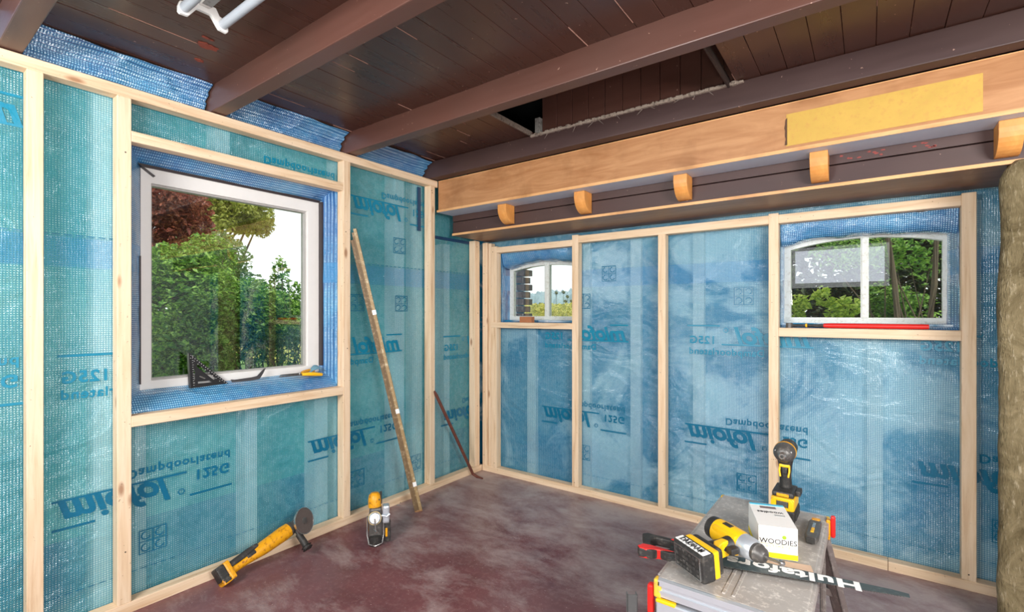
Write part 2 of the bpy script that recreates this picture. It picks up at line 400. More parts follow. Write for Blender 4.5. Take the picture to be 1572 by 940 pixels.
# boxed beam over the alcove
bx = grp('boxed_beam', 'varnished plywood beam casing with brown lower board and soffit above the small windows', 'beam', (0, -.4, 1.9))
def at0(o, root): o.location = Vector(o.location)-root.location; return o
def P(b, name, mat, root, **k):
    o = b.build(name, mat, root, **k)
    if root.name not in LOCAL: o.location = Vector(o.location)-root.location
    return o
P(MB().box((.006, -.4735, 1.905), (4.6, -.46, 2.100), .001), 'fascia', PLY, bx)
P(MB().box((.006, -.4745, 2.1), (4.6, -.4595, 2.1035), 0), 'splintered_edge', PLY_E, bx)
P(MB().box((.0, -.480, 1.889), (4.6, -.325, 1.9045), .001), 'ledge', WHITEB, bx)
P(MB().box((.0, -.4825, 1.889), (4.6, -.4795, 1.9045), 0), 'ledge_edge', PLY_E, bx)
P(MB().box((.006, -.332, 1.846), (4.6, -.31, 1.8885), .003), 'upper_board', DARKB, bx)
P(MB().box((.006, -.330, 1.764), (4.6, -.31, 1.842), .003), 'lower_board', DARKB, bx)
P(MB().box((.006, -.336, 1.748), (4.6, .118, 1.7635), .0015), 'soffit', PLY_D, bx)
P(MB().box((.006, -.3375, 1.7485), (4.6, -.3355, 1.763), 0), 'soffit_edge', PLY_E, bx)
yp0 = onY(1207, -.4735).x; yp1 = onY(1509, -.4735).x
P(MB().box((yp0, -.4752, 1.918), (yp1, -.473, 2.055), .0005), 'yellow_patch', YELLOWPLY, bx)
random.seed(11)
P(MB().prism([(yp0-.008, 1.925)]+[(yp0-.004+random.uniform(-.004, .003), 1.925+i*.012) for i in range(10)]+[(yp0+.004, 2.04), (yp0+.004, 1.922)], -.4758, -.4735, 'xz'), 'torn_veneer', plain('torn_dark_glue', (92, 66, 48), .9), bx)
# red flaking paint on the upper board
b = MB()
for i in range(16):
    cx = 2.3+random.uniform(-.02, .32)
    b.prism(blob2(cx, 1.867+random.uniform(-.012, .012), .007, .0035, 8), -.3332, -.3318, 'xz')
tag(P(b, 'red_paint_flakes', plain('red_primer', (138, 62, 56), .7), bx), kind='stuff')

CORB = [(437, 'quarter-round orange wooden corbel nearest the left corner of the alcove'), (1012, 'second orange wooden corbel from the left corner'), (1595, 'middle orange wooden corbel under the white ledge'), (2177, 'orange wooden corbel left of the yellow patch above the right window'), (2757, 'large orange wooden corbel at the right edge of the photo')]
for i, (xm, lab) in enumerate(CORB):
    xm /= 1000; wd = .066
    if i == 0: xm += .045
    if i == 1: xm += .02
    prof = [(-.326, 1.8885), (-.425, 1.8885), (-.425, 1.862)]
    for a in range(9):
        t = a/8*PI/2; prof.append((-.425+.088*(1-math.cos(t)), 1.862-.088*math.sin(t)))
    prof += [(-.3335, 1.774), (-.3335, 1.8885)]
    prof = prof[1:]
    o = MB().prism(prof, xm, xm+wd, 'yz', bevel=.002).build('corbel', CORBEL, loc=(xm+wd/2, -.38, 1.888))
    tag(o, lab, 'corbel', 'orange corbels under the white ledge')

# ---------------------------------------------------------------- timber frames
fl = grp('timber_frame', 'pale pine stud frame along the left wall around the white-framed window', 'timber frame', (-.03, -1.2, 0))
def timber(root, name, lo, hi):
    ax = max(range(3), key=lambda i: hi[i]-lo[i]); c = [(a+b_)/2 for a, b_ in zip(lo, hi)]
    return P(MB().box(lo, hi, .0018, seg=1), name, PINE[ax], root, loc=c)
D = -.056
timber(fl, 'bottom_plate', (D, -3.6, 0), (0, 0, .044))
timber(fl, 'top_plate', (D, -3.6, 2.060), (0, -.474, 2.104))
for y0, y1 in ((-2.491, -2.447), (-2.236, -2.190), (-1.216, -1.170), (-.545, -.500), (-3.1, -3.056)):
    timber(fl, 'stud', (D, y0, .044), (0, y1, 2.060))
timber(fl, 'stud', (D, -.085, .044), (0, -.028, 1.745))
timber(fl, 'rail', (D, -2.190, 1.889), (0, -1.216, 1.932))
timber(fl, 'rail', (D, -2.190, .742), (0, -1.216, .786))
fr = grp('timber_frame', 'pale pine stud frame along the back wall around both small arched windows', 'timber frame', (1.4, .03, 0))
D = .054; xj = onY(1363, 0).x
timber(fr, 'bottom_plate', (.001, 0, 0), (xj-.001, D, .044)); timber(fr, 'bottom_plate', (xj+.001, 0, 0), (2.9, D, .044))
for x0, x1, z1 in ((.004, .05, 1.735), (.088, .140, 1.700), (.781, .828, 1.722), (1.366, 1.411, 1.668), (1.957, 2.003, 1.722), (2.707, 2.755, 1.722)):
    timber(fr, 'stud', (x0, 0, .044), (x1, D, z1))
timber(fr, 'stud', (.056, .006, .044), (.084, D, 1.728))
timber(fr, 'top_plate', (.140, 0, 1.650), (.781, D, 1.692)); timber(fr, 'top_plate', (.828, 0, 1.668), (1.957, D, 1.714)); timber(fr, 'top_plate', (2.003, 0, 1.668), (2.707, D, 1.713))
timber(fr, 'rail', (.088, -.004, 1.091), (.781, D, 1.132)); timber(fr, 'rail', (2.003, -.002, 1.079), (2.707, D, 1.124))
# screws in the corner studs
SCREW = plain('dark_screw_head', (70, 60, 54), .5, .3)
for (x_, z_) in ((.105, 1.66), (.118, .075), (.02, .12), (.02, 1.1), (.022, .6), (.02, 1.5), (.8, .07), (2.73, .07)):
    o = MB().cyl((x_, .001, z_), (x_, -.0012, z_), .0028, n=10).build('screw_head', SCREW, fr); o.location = -fr.location
for (y_, z_) in ((-.53, 2.03), (-.525, 2.015), (-.06, 1.7), (-.05, 1.2), (-.055, .5), (-1.2, 1.66), (-1.19, 1.0), (-2.21, 1.84), (-2.21, .25)):
    o = MB().cyl((-.001, y_, z_), (.0012, y_, z_), .0028, n=10).build('screw_head', SCREW, fl); o.location = -fl.location

# ---------------------------------------------------------------- vapour film
def fL(y, z):
    p = Vector((y*1.7, z*1.1, 3.1)); a = noise.noise(p)*.5+.5; q = noise.noise(Vector((y*7+z*2.5, z*5-y*2, 9)))
    r = abs(noise.noise(Vector((y*2.2+z*2.2, z*1.0-y*.8, 4.4))))
    return -.060-.012*a-.0022*q-.003*max(0, .25-r)*4
def fR(x, z):
    p = Vector((x*1.6, z*1.2, 7.7)); a = noise.noise(p)*.5+.5; q = noise.noise(Vector((x*6-z*3, z*6+x*2, 2)))
    r = abs(noise.noise(Vector((x*1.8-z*2.0, z*1.2+x*.9, 14.4))))
    return .058+.010*a+.0025*q+.004*max(0, .25-r)*4
def sheet(name, mat, u0, u1, v0, v1, fn, holes=(), step=.02, root=None):
    us = [u0+(u1-u0)*i/round((u1-u0)/step) for i in range(round((u1-u0)/step)+1)]
    vs = [v0+(v1-v0)*i/round((v1-v0)/step) for i in range(round((v1-v0)/step)+1)]
    for h in holes:        # snap the nearest grid lines on the hole edges
        for arr, a in ((us, h[0]), (us, h[1]), (vs, h[2]), (vs, h[3])):
            j = min(range(len(arr)), key=lambda i: abs(arr[i]-a)); arr[j] = a
    V = [fn(u, v) for v in vs for u in us]; n = len(us); Fc = []
    for j in range(len(vs)-1):
        for i in range(n-1):
            cu = (us[i]+us[i+1])/2; cv = (vs[j]+vs[j+1])/2
            if any(h[0] < cu < h[1] and h[2] < cv < h[3] for h in holes): continue
            Fc.append((j*n+i, j*n+i+1, (j+1)*n+i+1, (j+1)*n+i))
    return raw(name, V, Fc, mat, root, smooth=True)
vL = grp('vapour_film', 'teal reinforced vapour film with blue mirrored print behind the left stud frame', 'plastic film')
vR = grp('vapour_film', 'blue reinforced vapour film with mirrored print behind the back stud frame', 'plastic film')
HL = (-2.192, -1.214, .772, 1.905)
sheet('sheet', FILM_L, -3.5, -.002, .03, 2.13, lambda y, z: (fL(y, z), y, z), [HL], root=vL)
HR = [(.142, .779, 1.118, 1.66), (2.005, 2.705, 1.11, 1.68)]
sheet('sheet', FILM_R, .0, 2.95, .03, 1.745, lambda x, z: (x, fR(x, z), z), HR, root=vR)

def block(kind):
    """one printed block in its reading orientation, origin at its middle; returns list of (x, y) tris"""
    V = []; T = []
    def add(me, dx, dy, sx=1, wd=0):
        if wd:
            xs = [v.co.x for v in me.vertices]; k_ = wd/(max(xs)-min(xs)); me.transform(Matrix.Diagonal((k_, 1, 1, 1)))
        n = len(V); me.calc_loop_triangles()
        V.extend(((v.co.x*sx+dx), v.co.y+dy) for v in me.vertices); T.extend(tuple(n+i for i in t.vertices) for t in me.loop_triangles); bpy.data.meshes.remove(me)
    def bar(x0, x1, y0, h=.009):
        n = len(V); V.extend([(x0, y0), (x1, y0), (x1, y0+h), (x0, y0+h)]); T.extend([(n, n+1, n+2), (n, n+2, n+3)])
    if kind == 'word':
        add(textmesh('miofol', .128, .28, .0042, spacing=.98), -.31, -.024, wd=.365)
        add(textmesh('®', .035, 0, .001), .085, .035)
        bar(-.325, -.20, .068); bar(.13, .31, .068) ; bar(-.325, .12, -.037)
        add(textmesh('125G', .062, .0, .002, spacing=1.1), .15, -.03)
        add(textmesh('Dampdoorlatend', .052, 0, .0012, spacing=1.12), -.10, -.092)
    else:
        s = .05
        for a, b_, c, d in ((-s, s, -s, -s+.004), (-s, s, s-.004, s), (-s, -s+.004, -s, s), (s-.004, s, -s, s), (-.0015, .0015, -s, s), (-s, s, -.0015, .0015)):
            n = len(V); V.extend([(a, c), (b_, c), (b_, d), (a, d)]); T.extend([(n, n+1, n+2), (n, n+2, n+3)])
        for cx, cy in ((-.025, .025), (.025, .025), (-.025, -.025), (.025, -.025)):
            n = len(V); m_ = 14
            for i in range(m_):
                a = .4+i/m_*4.6
                V.extend([(cx+.013*math.cos(a), cy+.013*math.sin(a)), (cx+.018*math.cos(a), cy+.018*math.sin(a))])
            for i in range(m_-1): T.extend([(n+2*i, n+2*i+1, n+2*i+3), (n+2*i, n+2*i+3, n+2*i+2)])
    return V, T
BLK = {k: block(k) for k in ('word', 'logo')}
def prints(side, kind, u, v, orient, root, mat=PRINT, clip=(-9, 9, 0, 3), tilt=0):
    V, T = BLK[kind]; out = []
    ct, st = math.cos(tilt), math.sin(tilt)
    for x, y in V:
        if orient == 'H': x = -x          # mirrored, upright
        else: y = -y                      # mirrored and turned half a turn
        x, y = x*ct-y*st, x*st+y*ct
        a, c = u+x, v+y
        out.append((fL(a, c)+.0030, a, c) if side == 'L' else (a, fR(a, c)-.0030, c))
    hs = [HL] if side == 'L' else HR
    inh = lambda i: any(h[0] < (out[i][1] if side == 'L' else out[i][0]) < h[1] and h[2] < out[i][2] < h[3] for h in hs)
    T = [t for t in T if not any(inh(i) for i in t)]
    keep = [t for t in T if all(clip[0] <= (out[i][1] if side == 'L' else out[i][0]) <= clip[1] and clip[2] <= out[i][2] <= clip[3] for i in t)]
    return tag(raw('print', out, keep, mat, root), kind='stuff')
for u, v, o in ((-2.09, .46, 'V'), (-2.09, .965, 'H'), (-1.53, 1.90, 'V'), (-1.07, .47, 'V'), (-1.06, .99, 'H'), (-.80, 1.86, 'V'), (-.05, .96, 'H'), (-.05, .47, 'V'), (-2.8, 1.90, 'H'), (-2.8, .95, 'V')):
    prints('L', 'word', u, v, o, vL, PRINT_D if v < .7 else PRINT, clip=(-3.5, -.01, .0, 2.04) if not -1.7 < u < -1.5 else (-2.2, -1.2, 1.93, 2.05))
for u, v, o in ((-2.098, .243, 'V'), (-.757, 1.635, 'V'), (-1.077, 1.262, 'H'), (-.74, 1.262, 'H'), (-1.08, .22, 'V'), (-.05, 1.262, 'H'), (-.62, .2, 'V')):
    prints('L', 'logo', u, v, o, vL, PRINT_D)
for u, v, o in ((.83, 1.05, 'H'), (.83, .505, 'V'), (1.83, 1.055, 'H'), (1.83, .515, 'V'), (2.87, 1.06, 'H'), (2.87, .49, 'V')):
    prints('R', 'word', u, v, o, vR, PRINT if v > .8 else PRINT_D, clip=(.01, 2.94, 0, 1.11) if u > 2.1 else (.01, 2.94, 0, 1.66))
for u, v, o in ((1.02, 1.457, 'V'), (1.825, 1.295, 'H'), (1.84, .262, 'V'), (.835, .265, 'V'), (.835, 1.28, 'H'), (2.86, .26, 'V')):
    prints('R', 'logo', u, v, o, vR, PRINT_D)
# printed dash line near the foot of the sheets, and the white notes on the overlap
def dash(side, u0, u1, z, root):
    b = MB(); u = u0
    while u < u1:
        s_ = [(u, z), (u+.022, z), (u+.022, z+.0032), (u, z+.0032)]
        t = b.bm; f = (lambda a, c: (fL(a, c)+.003, a, c)) if side == 'L' else (lambda a, c: (a, fR(a, c)-.003, c))
        t.faces.new([t.verts.new(f(*q)) for q in s_]); u += .034
    return b.build('dashed_line', PRINT_D, root)
dash('L', -3.4, -.05, .135, vL); dash('R', .05, 2.9, .118, vR); dash('L', -3.4, -2.2, 1.495, vL); dash('L', -1.21, -.05, 1.495, vL)
def strip(name, prof, y0, y1, mat, root, axis='y', n=60, wav=.004, jag=0, taper=0):
    """film strip: profile points (a, z) swept along an axis with small waves"""
    V = []; Fc = []; m_ = len(prof)
    for i in range(n+1):
        t = i/n; y = y0+(y1-y0)*t
        for j, (a, z) in enumerate(prof):
            k = noise.noise(Vector((y*9, j*.6, 1.3)))*wav; k2 = noise.noise(Vector((y*6, j*.4, 5.3)))*wav
            if jag and j >= m_-2: k2 += noise.noise(Vector((y*5, 8, 5.3)))*jag
            if taper: z2 = z-(z-prof[0][1])*taper*t
            else: z2 = z
            V.append((a+k, y, z2+k2) if axis == 'y' else (y, a+k, z2+k2))
    for i in range(n):
        for j in range(m_-1): Fc.append((i*m_+j, (i+1)*m_+j, (i+1)*m_+j+1, i*m_+j+1))
    return raw(name, V, Fc, mat, root, smooth=True)
# film curling out over the top plate between the joists
for y0, y1 in ((-3.2, -2.572), (-2.492, -1.903), (-1.826, -1.20), (-1.118, -.556)):
    strip('curled_edge', [(-.064, 2.095), (-.060, 2.130), (-.040, 2.150), (-.050, 2.165), (-.012, 2.182), (-.018, 2.196), (.030, 2.212), (.030, 2.216)], y0, y1, FILM_BY, vL, wav=.007, jag=.006)
# reveals of the left window
strip('sill_film', [(-.060, .770), (-.064, .792), (-.082, .812), (-.110, .836), (-.145, .853), (-.185, .864)], -2.19, -1.216, FILM_BY, vL, wav=.006)
strip('head_film', [(-.060, 1.912), (-.085, 1.905), (-.12, 1.880), (-.15, 1.862), (-.185, 1.846)], -2.19, -1.216, FILM_BY, vL, wav=.004)
def vstrip(name, prof, z0, z1, mat, root, n=40, wav=.003):
    V = []; Fc = []; m_ = len(prof)
    for i in range(n+1):
        z = z0+(z1-z0)*i/n
        for j, (x, y) in enumerate(prof):
            V.append((x+noise.noise(Vector((z*9, j*.7, 2)))*wav, y+noise.noise(Vector((z*7, j*.9, 6)))*wav, z))
    for i in range(n):
        for j in range(m_-1): Fc.append((i*m_+j, (i+1)*m_+j, (i+1)*m_+j+1, i*m_+j+1))
    return raw(name, V, Fc, mat, root, smooth=True)
vstrip('jamb_film', [(-.060, -1.213), (-.09, -1.222), (-.13, -1.240), (-.185, -1.256)], .80, 1.90, FILM_BY, vL)
vstrip('jamb_film', [(-.060, -2.193), (-.09, -2.17), (-.13, -2.14), (-.183, -2.108)], .80, 1.90, FILM_BY, vL)
# reveals of the small windows
for (a, c, zt, root) in ((W2[0], W2[1], 1.548, vR), (W3[0], W3[1], 1.566, vR)):
    L = .142 if a < 1 else 2.005; Rr = .779 if a < 1 else 2.705
    strip('sill_film', [(.056, 1.116), (.07, 1.128), (.10, 1.136), (.15, 1.144), (.205, 1.150)], L, Rr, FILM_B, vR, 'x', wav=.003)
    n = 40; V = []; Fc = []; prof = [(.058, 0), (.066, .4), (.082, .78), (.102, .97), (.15, 1.02), (.196, 1)]
    for i in range(n+1):
        t = i/n; x = L+(Rr-L)*t; za = zt+(.044 if a < 1 else .052)*math.sin(PI*t)**.8-.008
        if a > 1: za -= .018*max(0, math.sin(PI*(t*1.5-.3)))
        for j, (yy, s_) in enumerate(prof):
            V.append((x, yy+noise.noise(Vector((x*8, j*.8, 3)))*.016, 1.672*(1-s_)+za*s_+noise.noise(Vector((x*13, j*.7, 7)))*.011))
    for i in range(n):
        for j in range(5): Fc.append((i*6+j, (i+1)*6+j, (i+1)*6+j+1, i*6+j+1))
    raw('head_film', V, Fc, FILM_B, vR, smooth=True)
    vstrip('jamb_film', [(L, .056), (L-.005, .09), (a+.005, .14), (a+.004, .2)], 1.12, 1.67, FILM_B, vR)
    vstrip('jamb_film', [(Rr, .056), (Rr+.002, .09), (c-(.015 if a > 1 else -.01), .14), (c-(.02 if a > 1 else -.01), .2)], 1.12, 1.67, FILM_B, vR, wav=.006)

# dark sealing tape round the left window and at the alcove corner
tp = grp('sealing_tape', 'dark brown-black sealing tape running round the large white-framed window', 'tape')
MB().prism([(-2.140, .89), (-2.108, .89), (-2.108, 1.45), (-2.121, 1.45), (-2.138, 1.3)], -.183, -.172, 'yz').build('strip', BLACKTAPE, tp)
MB().prism([(-2.128, 1.45), (-2.108, 1.45), (-2.108, 1.845), (-2.128, 1.862)], -.183, -.179, 'yz').build('strip', BLACKTAPE, tp)
MB().prism([(-2.112, 1.840), (-1.252, 1.836), (-1.252, 1.850), (-2.112, 1.857)], -.183, -.172, 'yz').build('strip', BLACKTAPE, tp)
MB().prism([(-1.256, .90), (-1.244, .90), (-1.238, 1.84), (-1.256, 1.84)], -.183, -.150, 'yz').build('strip', BLACKTAPE, tp)
MB().box((-.018, -.02, -.001), (.018, .14, .001), M=Matrix.Translation((-.172, -2.175, 1.885)) @ Matrix.Rotation(-.62, 4, 'X')).build('strip', BLACKTAPE, tp)
MB().box((-.03, -.05, -.001), (.01, .0, .001), M=Matrix.Translation((-.165, -1.215, 1.862)) @ Matrix.Rotation(.3, 4, 'X')).build('strip', BLACKTAPE, tp)
tp2 = MB().box((-.074, -.50, 1.722), (-.058, -.01, 1.742)).box((-.074, -.60, 1.755), (-.058, -.575, 2.05)).build('sealing_tape', plain('dark_blue_tape', (28, 62, 96), .4))
tag(tp2, 'dark blue tape strips on the teal film at the alcove corner under the soffit', 'tape')

# ---------------------------------------------------------------- windows
def glass_m():
    m = N('window_glass'); t = m.t; fr_ = m.n('ShaderNodeFresnel', {'IOR': 1.55}); gl = m.n('ShaderNodeBsdfGlossy', {'Roughness': .0}); tr = m.n('ShaderNodeBsdfTransparent', {0: (.94, .97, .95, 1)})
    mx = m.n('ShaderNodeMixShader', {0: m.math('MULTIPLY', fr_.outputs[0], 1.7)}); m.set(mx.inputs[1], tr.outputs[0]); m.set(mx.inputs[2], gl.outputs[0]); m.set(m.out.inputs[0], mx.outputs[0]); return m.m
GLASS = glass_m()
win1 = empty('window_1', (-.2, -1.68, 1.35)); tag(win1, kind='structure')
y0, y1, z0, z1 = W1
gy0, gy1, gz0, gz1 = -2.068, -1.325, .902, 1.776
P(MB().prism([(y0, z0), (y1, z0), (y1, z1), (y0, z1)], -.25, -.18, 'yz', bevel=.003, holes=[[(gy0, gz0), (gy1, gz0), (gy1, gz1), (gy0, gz1)]]), 'frame', WHITE, win1)
P(MB().prism([(gy0-.001, gz0-.001), (gy1+.001, gz0-.001), (gy1+.001, gz1+.001), (gy0-.001, gz1+.001)], -.235, -.197, 'yz', holes=[[(gy0+.007, gz0+.007), (gy1-.007, gz0+.007), (gy1-.007, gz1-.007), (gy0+.007, gz1-.007)]]), 'glazing_bead', plain('grey_glazing_bead', (170, 168, 164), .5), win1)
P(MB().box((-.222, gy0, gz0), (-.218, gy1, gz1)), 'glass_pane', GLASS, win1)
GREENW = plain('aged_white_window_paint', (222, 226, 220), .45, var=.05, dirt=(196, 196, 184))
def small_window(name, a, c, outline, zs, za, dx=0):
    r = empty(name, ((a+c)/2, .2, 1.35)); tag(r, kind='structure')
    f_ = .034; mid = (a+c)/2+dx
    inner = [(a+f_, 1.147+.030), (c-f_, 1.147+.030)]; n = 10
    arcf = lambda x: zs-.034+(za-zs)*math.sin(PI*min(1, max(0, (x-a)/(c-a))))**.8
    L = [(a+f_, 1.177), (mid-.017, 1.177)]+[(mid-.017+(a+f_-mid+.017)*i/n, arcf(mid-.017+(a+f_-mid+.017)*i/n)) for i in range(n+1)]
    Rr = [(mid+.017, 1.177), (c-f_, 1.177)]+[(c-f_+(mid+.017-c+f_)*i/n, arcf(c-f_+(mid+.017-c+f_)*i/n)) for i in range(n+1)]
    P(MB().prism(outline, .198, .24, 'xz', holes=[L, Rr]), 'frame', GREENW, r)
    P(MB().box((mid-.012, .192, 1.175), (mid+.012, .1985, arcf(mid)+.01), .002), 'mullion', GREENW, r)
    P(MB().prism(L, .215, .218, 'xz'), 'glass_pane', GLASS, r); P(MB().prism(Rr, .215, .218, 'xz'), 'glass_pane', GLASS, r)
small_window('window_2', W2[0], W2[1], A2, 1.548, 1.592)
small_window('window_3', W3[0], W3[1], A3, 1.568, 1.620, dx=.015)
# ---------------------------------------------------------------- fluorescent lamp on the ceiling
GREYTUBE = plain('grey_unlit_tube', (176, 182, 190), .25, var=.05)
lt = grp('tube_lamp', 'unlit twin-tube lamp with grey tubes in white holders, on the brown ceiling', 'lamp', (.95, -2.17, ZC))
ya, yb = -2.232, -2.118; xe = .628
P(MB().box((xe+.015, -2.190, 2.196), (1.9, -2.160, 2.220), .003), 'housing', WHITE, lt)
P(MB().box((xe+.03, -2.189, 2.1945), (xe+.10, -2.161, 2.1965)), 'housing_cover', plain('grey_worn_metal', (158, 158, 156), .5, dirt=(120, 118, 112)), lt)
for y in (ya, yb): P(MB().cyl((xe+.006, y, 2.166), (1.88, y, 2.166), .0145, n=20), 'tube', GREYTUBE, lt, smooth=True)
hp = [(ya-.017, 2.150), (ya-.012, 2.144), (ya+.012, 2.146), (ya+.022, 2.160), (-2.195, 2.182), (-2.155, 2.182), (yb-.022, 2.160), (yb-.012, 2.146), (yb+.012, 2.144), (yb+.017, 2.150), (yb+.017, 2.166), (yb+.012, 2.184), (yb-.010, 2.190), (-2.140, 2.212), (-2.215, 2.212), (ya+.010, 2.190), (ya-.012, 2.184), (ya-.017, 2.166)]
P(MB().prism(hp, xe-.004, xe+.010, 'yz', bevel=.003), 'end_holder', WHITE, lt)

# ---------------------------------------------------------------- tool materials
YEL = plain('yellow_tool_plastic', (246, 190, 22), .38, var=.08, dirt=None)
YEL_D = plain('grimy_yellow_tool_plastic', (232, 164, 20), .42, var=.1, scale=40, dirt=(150, 84, 30))
BLK = plain('black_tool_rubber', (44, 43, 42), .55, var=.2, dirt=(84, 80, 74))
GRY = plain('dark_grey_tool_metal', (92, 90, 88), .4, .4, dirt=(130, 126, 120))
CHR = plain('worn_chrome', (190, 190, 188), .25, .9, var=.08)
RED = plain('red_plastic', (222, 40, 34), .35, var=.08)
ALU = plain('splashed_aluminium', (186, 180, 174), .5, .35, var=.2, scale=11, dirt=(228, 222, 214))
ALU_L = plain('clean_aluminium_profile', (206, 214, 222), .3, .6, var=.05)
ALU_D = plain('dull_aluminium_leg', (138, 128, 124), .5, .5, var=.15, dirt=(176, 168, 160))
LABELM = plain('white_label', (238, 238, 236), .5, var=.02)
INK = plain('black_ink', (30, 30, 32), .6)
def text_on(body, size, M, mat, parent, name='lettering', shear=0, offset=0, extrude=.0003, spacing=1, center=True, sx=1):
    """M takes text space (x right, y up, z out) into the parent's space"""
    me = textmesh(body, size, shear, offset, extrude, spacing)
    if center:
        xs = [v.co.x for v in me.vertices]; ys = [v.co.y for v in me.vertices]
        me.transform(Matrix.Translation((-(min(xs)+max(xs))/2, -(min(ys)+max(ys))/2, 0)))
    me.transform(M @ Matrix.Diagonal((sx, 1, 1, 1))); me.materials.clear(); me.materials.append(mat); me.name = name
    o = bpy.data.objects.new(name, me); COL.objects.link(o); o.parent = parent; return o

def orient(zdir, ydir):
    z = Vector(zdir).normalized(); y = Vector(ydir); y = (y-z*y.dot(z)).normalized(); x = y.cross(z)
    return x, y, z

# local frame of a drill: z from battery bottom to head, +y towards the nose
def battery(root, label=None):
    bt = P(MB().box((-.037, -.052, 0), (.037, .062, .040), .007), 'battery', BLK, root)
    b = MB()
    for s_ in (-1, 1):
        for i in range(6): b.box((s_*.037-.002, -.040+i*.015, .006), (s_*.037+.002, -.033+i*.015, .034), .001)
    o = P(b, 'grip_ridge', BLK, root); o.parent = bt; o['kind'] = 'stuff'; return bt
def drill(root, kind):
    battery(root)
    if kind == 'impact':
        P(MB().prism([(-.030, .0405), (.030, .0405), (.034, .052), (.034, .068), (.026, .080), (-.026, .080), (-.034, .068), (-.034, .052)], .060, .066, 'xz', bevel=.002, holes=[[(-.018, .050), (.018, .050), (.018, .070), (-.018, .070)]]), 'battery_face', YEL, root)
        P(MB().box((-.035, -.045, .038), (.035, .060, .080), .006), 'battery_shell', YEL, root)
        P(MB().box((-.017, .058, .050), (.017, .0635, .070), .001), 'label_plate', GRY, root)
        P(MB().box((-.033, -.050, .078), (.033, .056, .098), .008), 'foot', BLK, root)
        P(MB().box((-.018, .052, .083), (.018, .058, .093), .001), 'badge', YEL_D, root)
        P(MB().box((-.048, -.03, .080), (-.032, .02, .098), .004), 'belt_clip', BLK, root)
        P(MB().box((-.030, .058, .0), (.030, .066, .014), .003), 'release_tab', BLK, root)
        P(MB().lathe([(0, .021), (.02, .019), (.055, .018), (.085, .021), (.11, .026)], (0, -.012, .092), (0, .12, 1), 20), 'handle', BLK, root, smooth=True)
        P(MB().box((-.008, .002, .148), (.008, .020, .176), .004), 'trigger', BLK, root)
        P(MB().tube([(-.014, .012, .176), (-.015, .020, .160), (-.012, .022, .140)], .003, 8).tube([(.014, .012, .176), (.015, .020, .160), (.012, .022, .140)], .003, 8).box((-.016, .006, .172), (.016, .022, .182), .003), 'handle_trim', YEL, root)
        P(MB().lathe([(-.075, .020), (-.070, .029), (-.02, .032), (0, .032)], (0, 0, .222), (0, 1, 0), 26), 'motor_housing', BLK, root, smooth=True)
        P(MB().lathe([(0, .0330), (.004, .0345), (.008, .0330)], (0, -.004, .222), (0, 1, 0), 26), 'yellow_ring', YEL_D, root, smooth=True)
        P(MB().lathe([(0, .033), (.020, .0335), (.036, .028), (.048, .020), (.052, .014)], (0, .004, .222), (0, 1, 0), 26), 'nose_housing', GRY, root, smooth=True)
        P(MB().lathe([(0, .013), (.010, .0125), (.014, .009)], (0, .054, .220), (0, 1, 0), 20), 'chuck', CHR, root, smooth=True)
        P(MB().cyl((0, .066, .220), (0, .0705, .220), .0055, n=6), 'bit_socket', BLK, root)
        for s_ in (-1, 1): P(MB().cyl((s_*.022, .036, .232), (s_*.022, .044, .231), .0032, n=10), 'work_light', WHITE, root)
    else:
        P(MB().box((-.036, -.050, .038), (.036, .058, .058), .005), 'battery_shell', YEL, root)
        P(MB().box((-.034, -.048, .056), (.034, .052, .076), .009), 'foot', BLK, root)
        P(MB().lathe([(0, .023), (.02, .020), (.055, .019), (.08, .023)], (0, -.014, .072), (0, .10, 1), 20), 'handle', BLK, root, smooth=True)
        P(MB().prism([(-.012, .13), (-.010, .10), (.006, .085), (.020, .09), (.010, .11), (.008, .135)], -.0215, .0215, 'yz', bevel=.004), 'handle_trim', YEL, root)
        P(MB().box((-.009, .010, .120), (.009, .032, .148), .005), 'trigger', BLK, root)
        P(MB().lathe([(-.080, .022), (-.074, .031), (-.05, .033)], (0, -.030, .180), (0, 1, 0), 24), 'motor_cap', BLK, root, smooth=True)
        P(MB().lathe([(-.052, .0325), (-.02, .0335), (.03, .033), (.045, .031)], (0, -.030, .180), (0, 1, 0), 24).prism([(-.074, .15), (.012, .15), (.012, .2), (-.074, .2)], -.028, .028, 'yz', bevel=.008), 'motor_housing', YEL, root, smooth=True)
        for s_ in (-1, 1): P(MB().box((s_*.033-.0015, -.054, .172), (s_*.033+.0015, -.024, .186), .001), 'vent', BLK, root)
        P(MB().lathe([(.0, .031), (.012, .0305), (.034, .029), (.040, .024)], (0, .014, .180), (0, 1, 0), 24), 'gear_case', ALU_L, root, smooth=True)
        P(MB().lathe([(0, .024), (.010, .025), (.013, .022), (.024, .020), (.032, .011)], (0, .054, .180), (0, 1, 0), 22), 'chuck', GRY, root, smooth=True)
        P(MB().lathe([(0, .004), (.05, .004), (.052, .0065), (.062, .0065), (.066, .003)], (0, .085, .180), (.25, 1, -.1), 12), 'screw_bit', CHR, root, smooth=True)

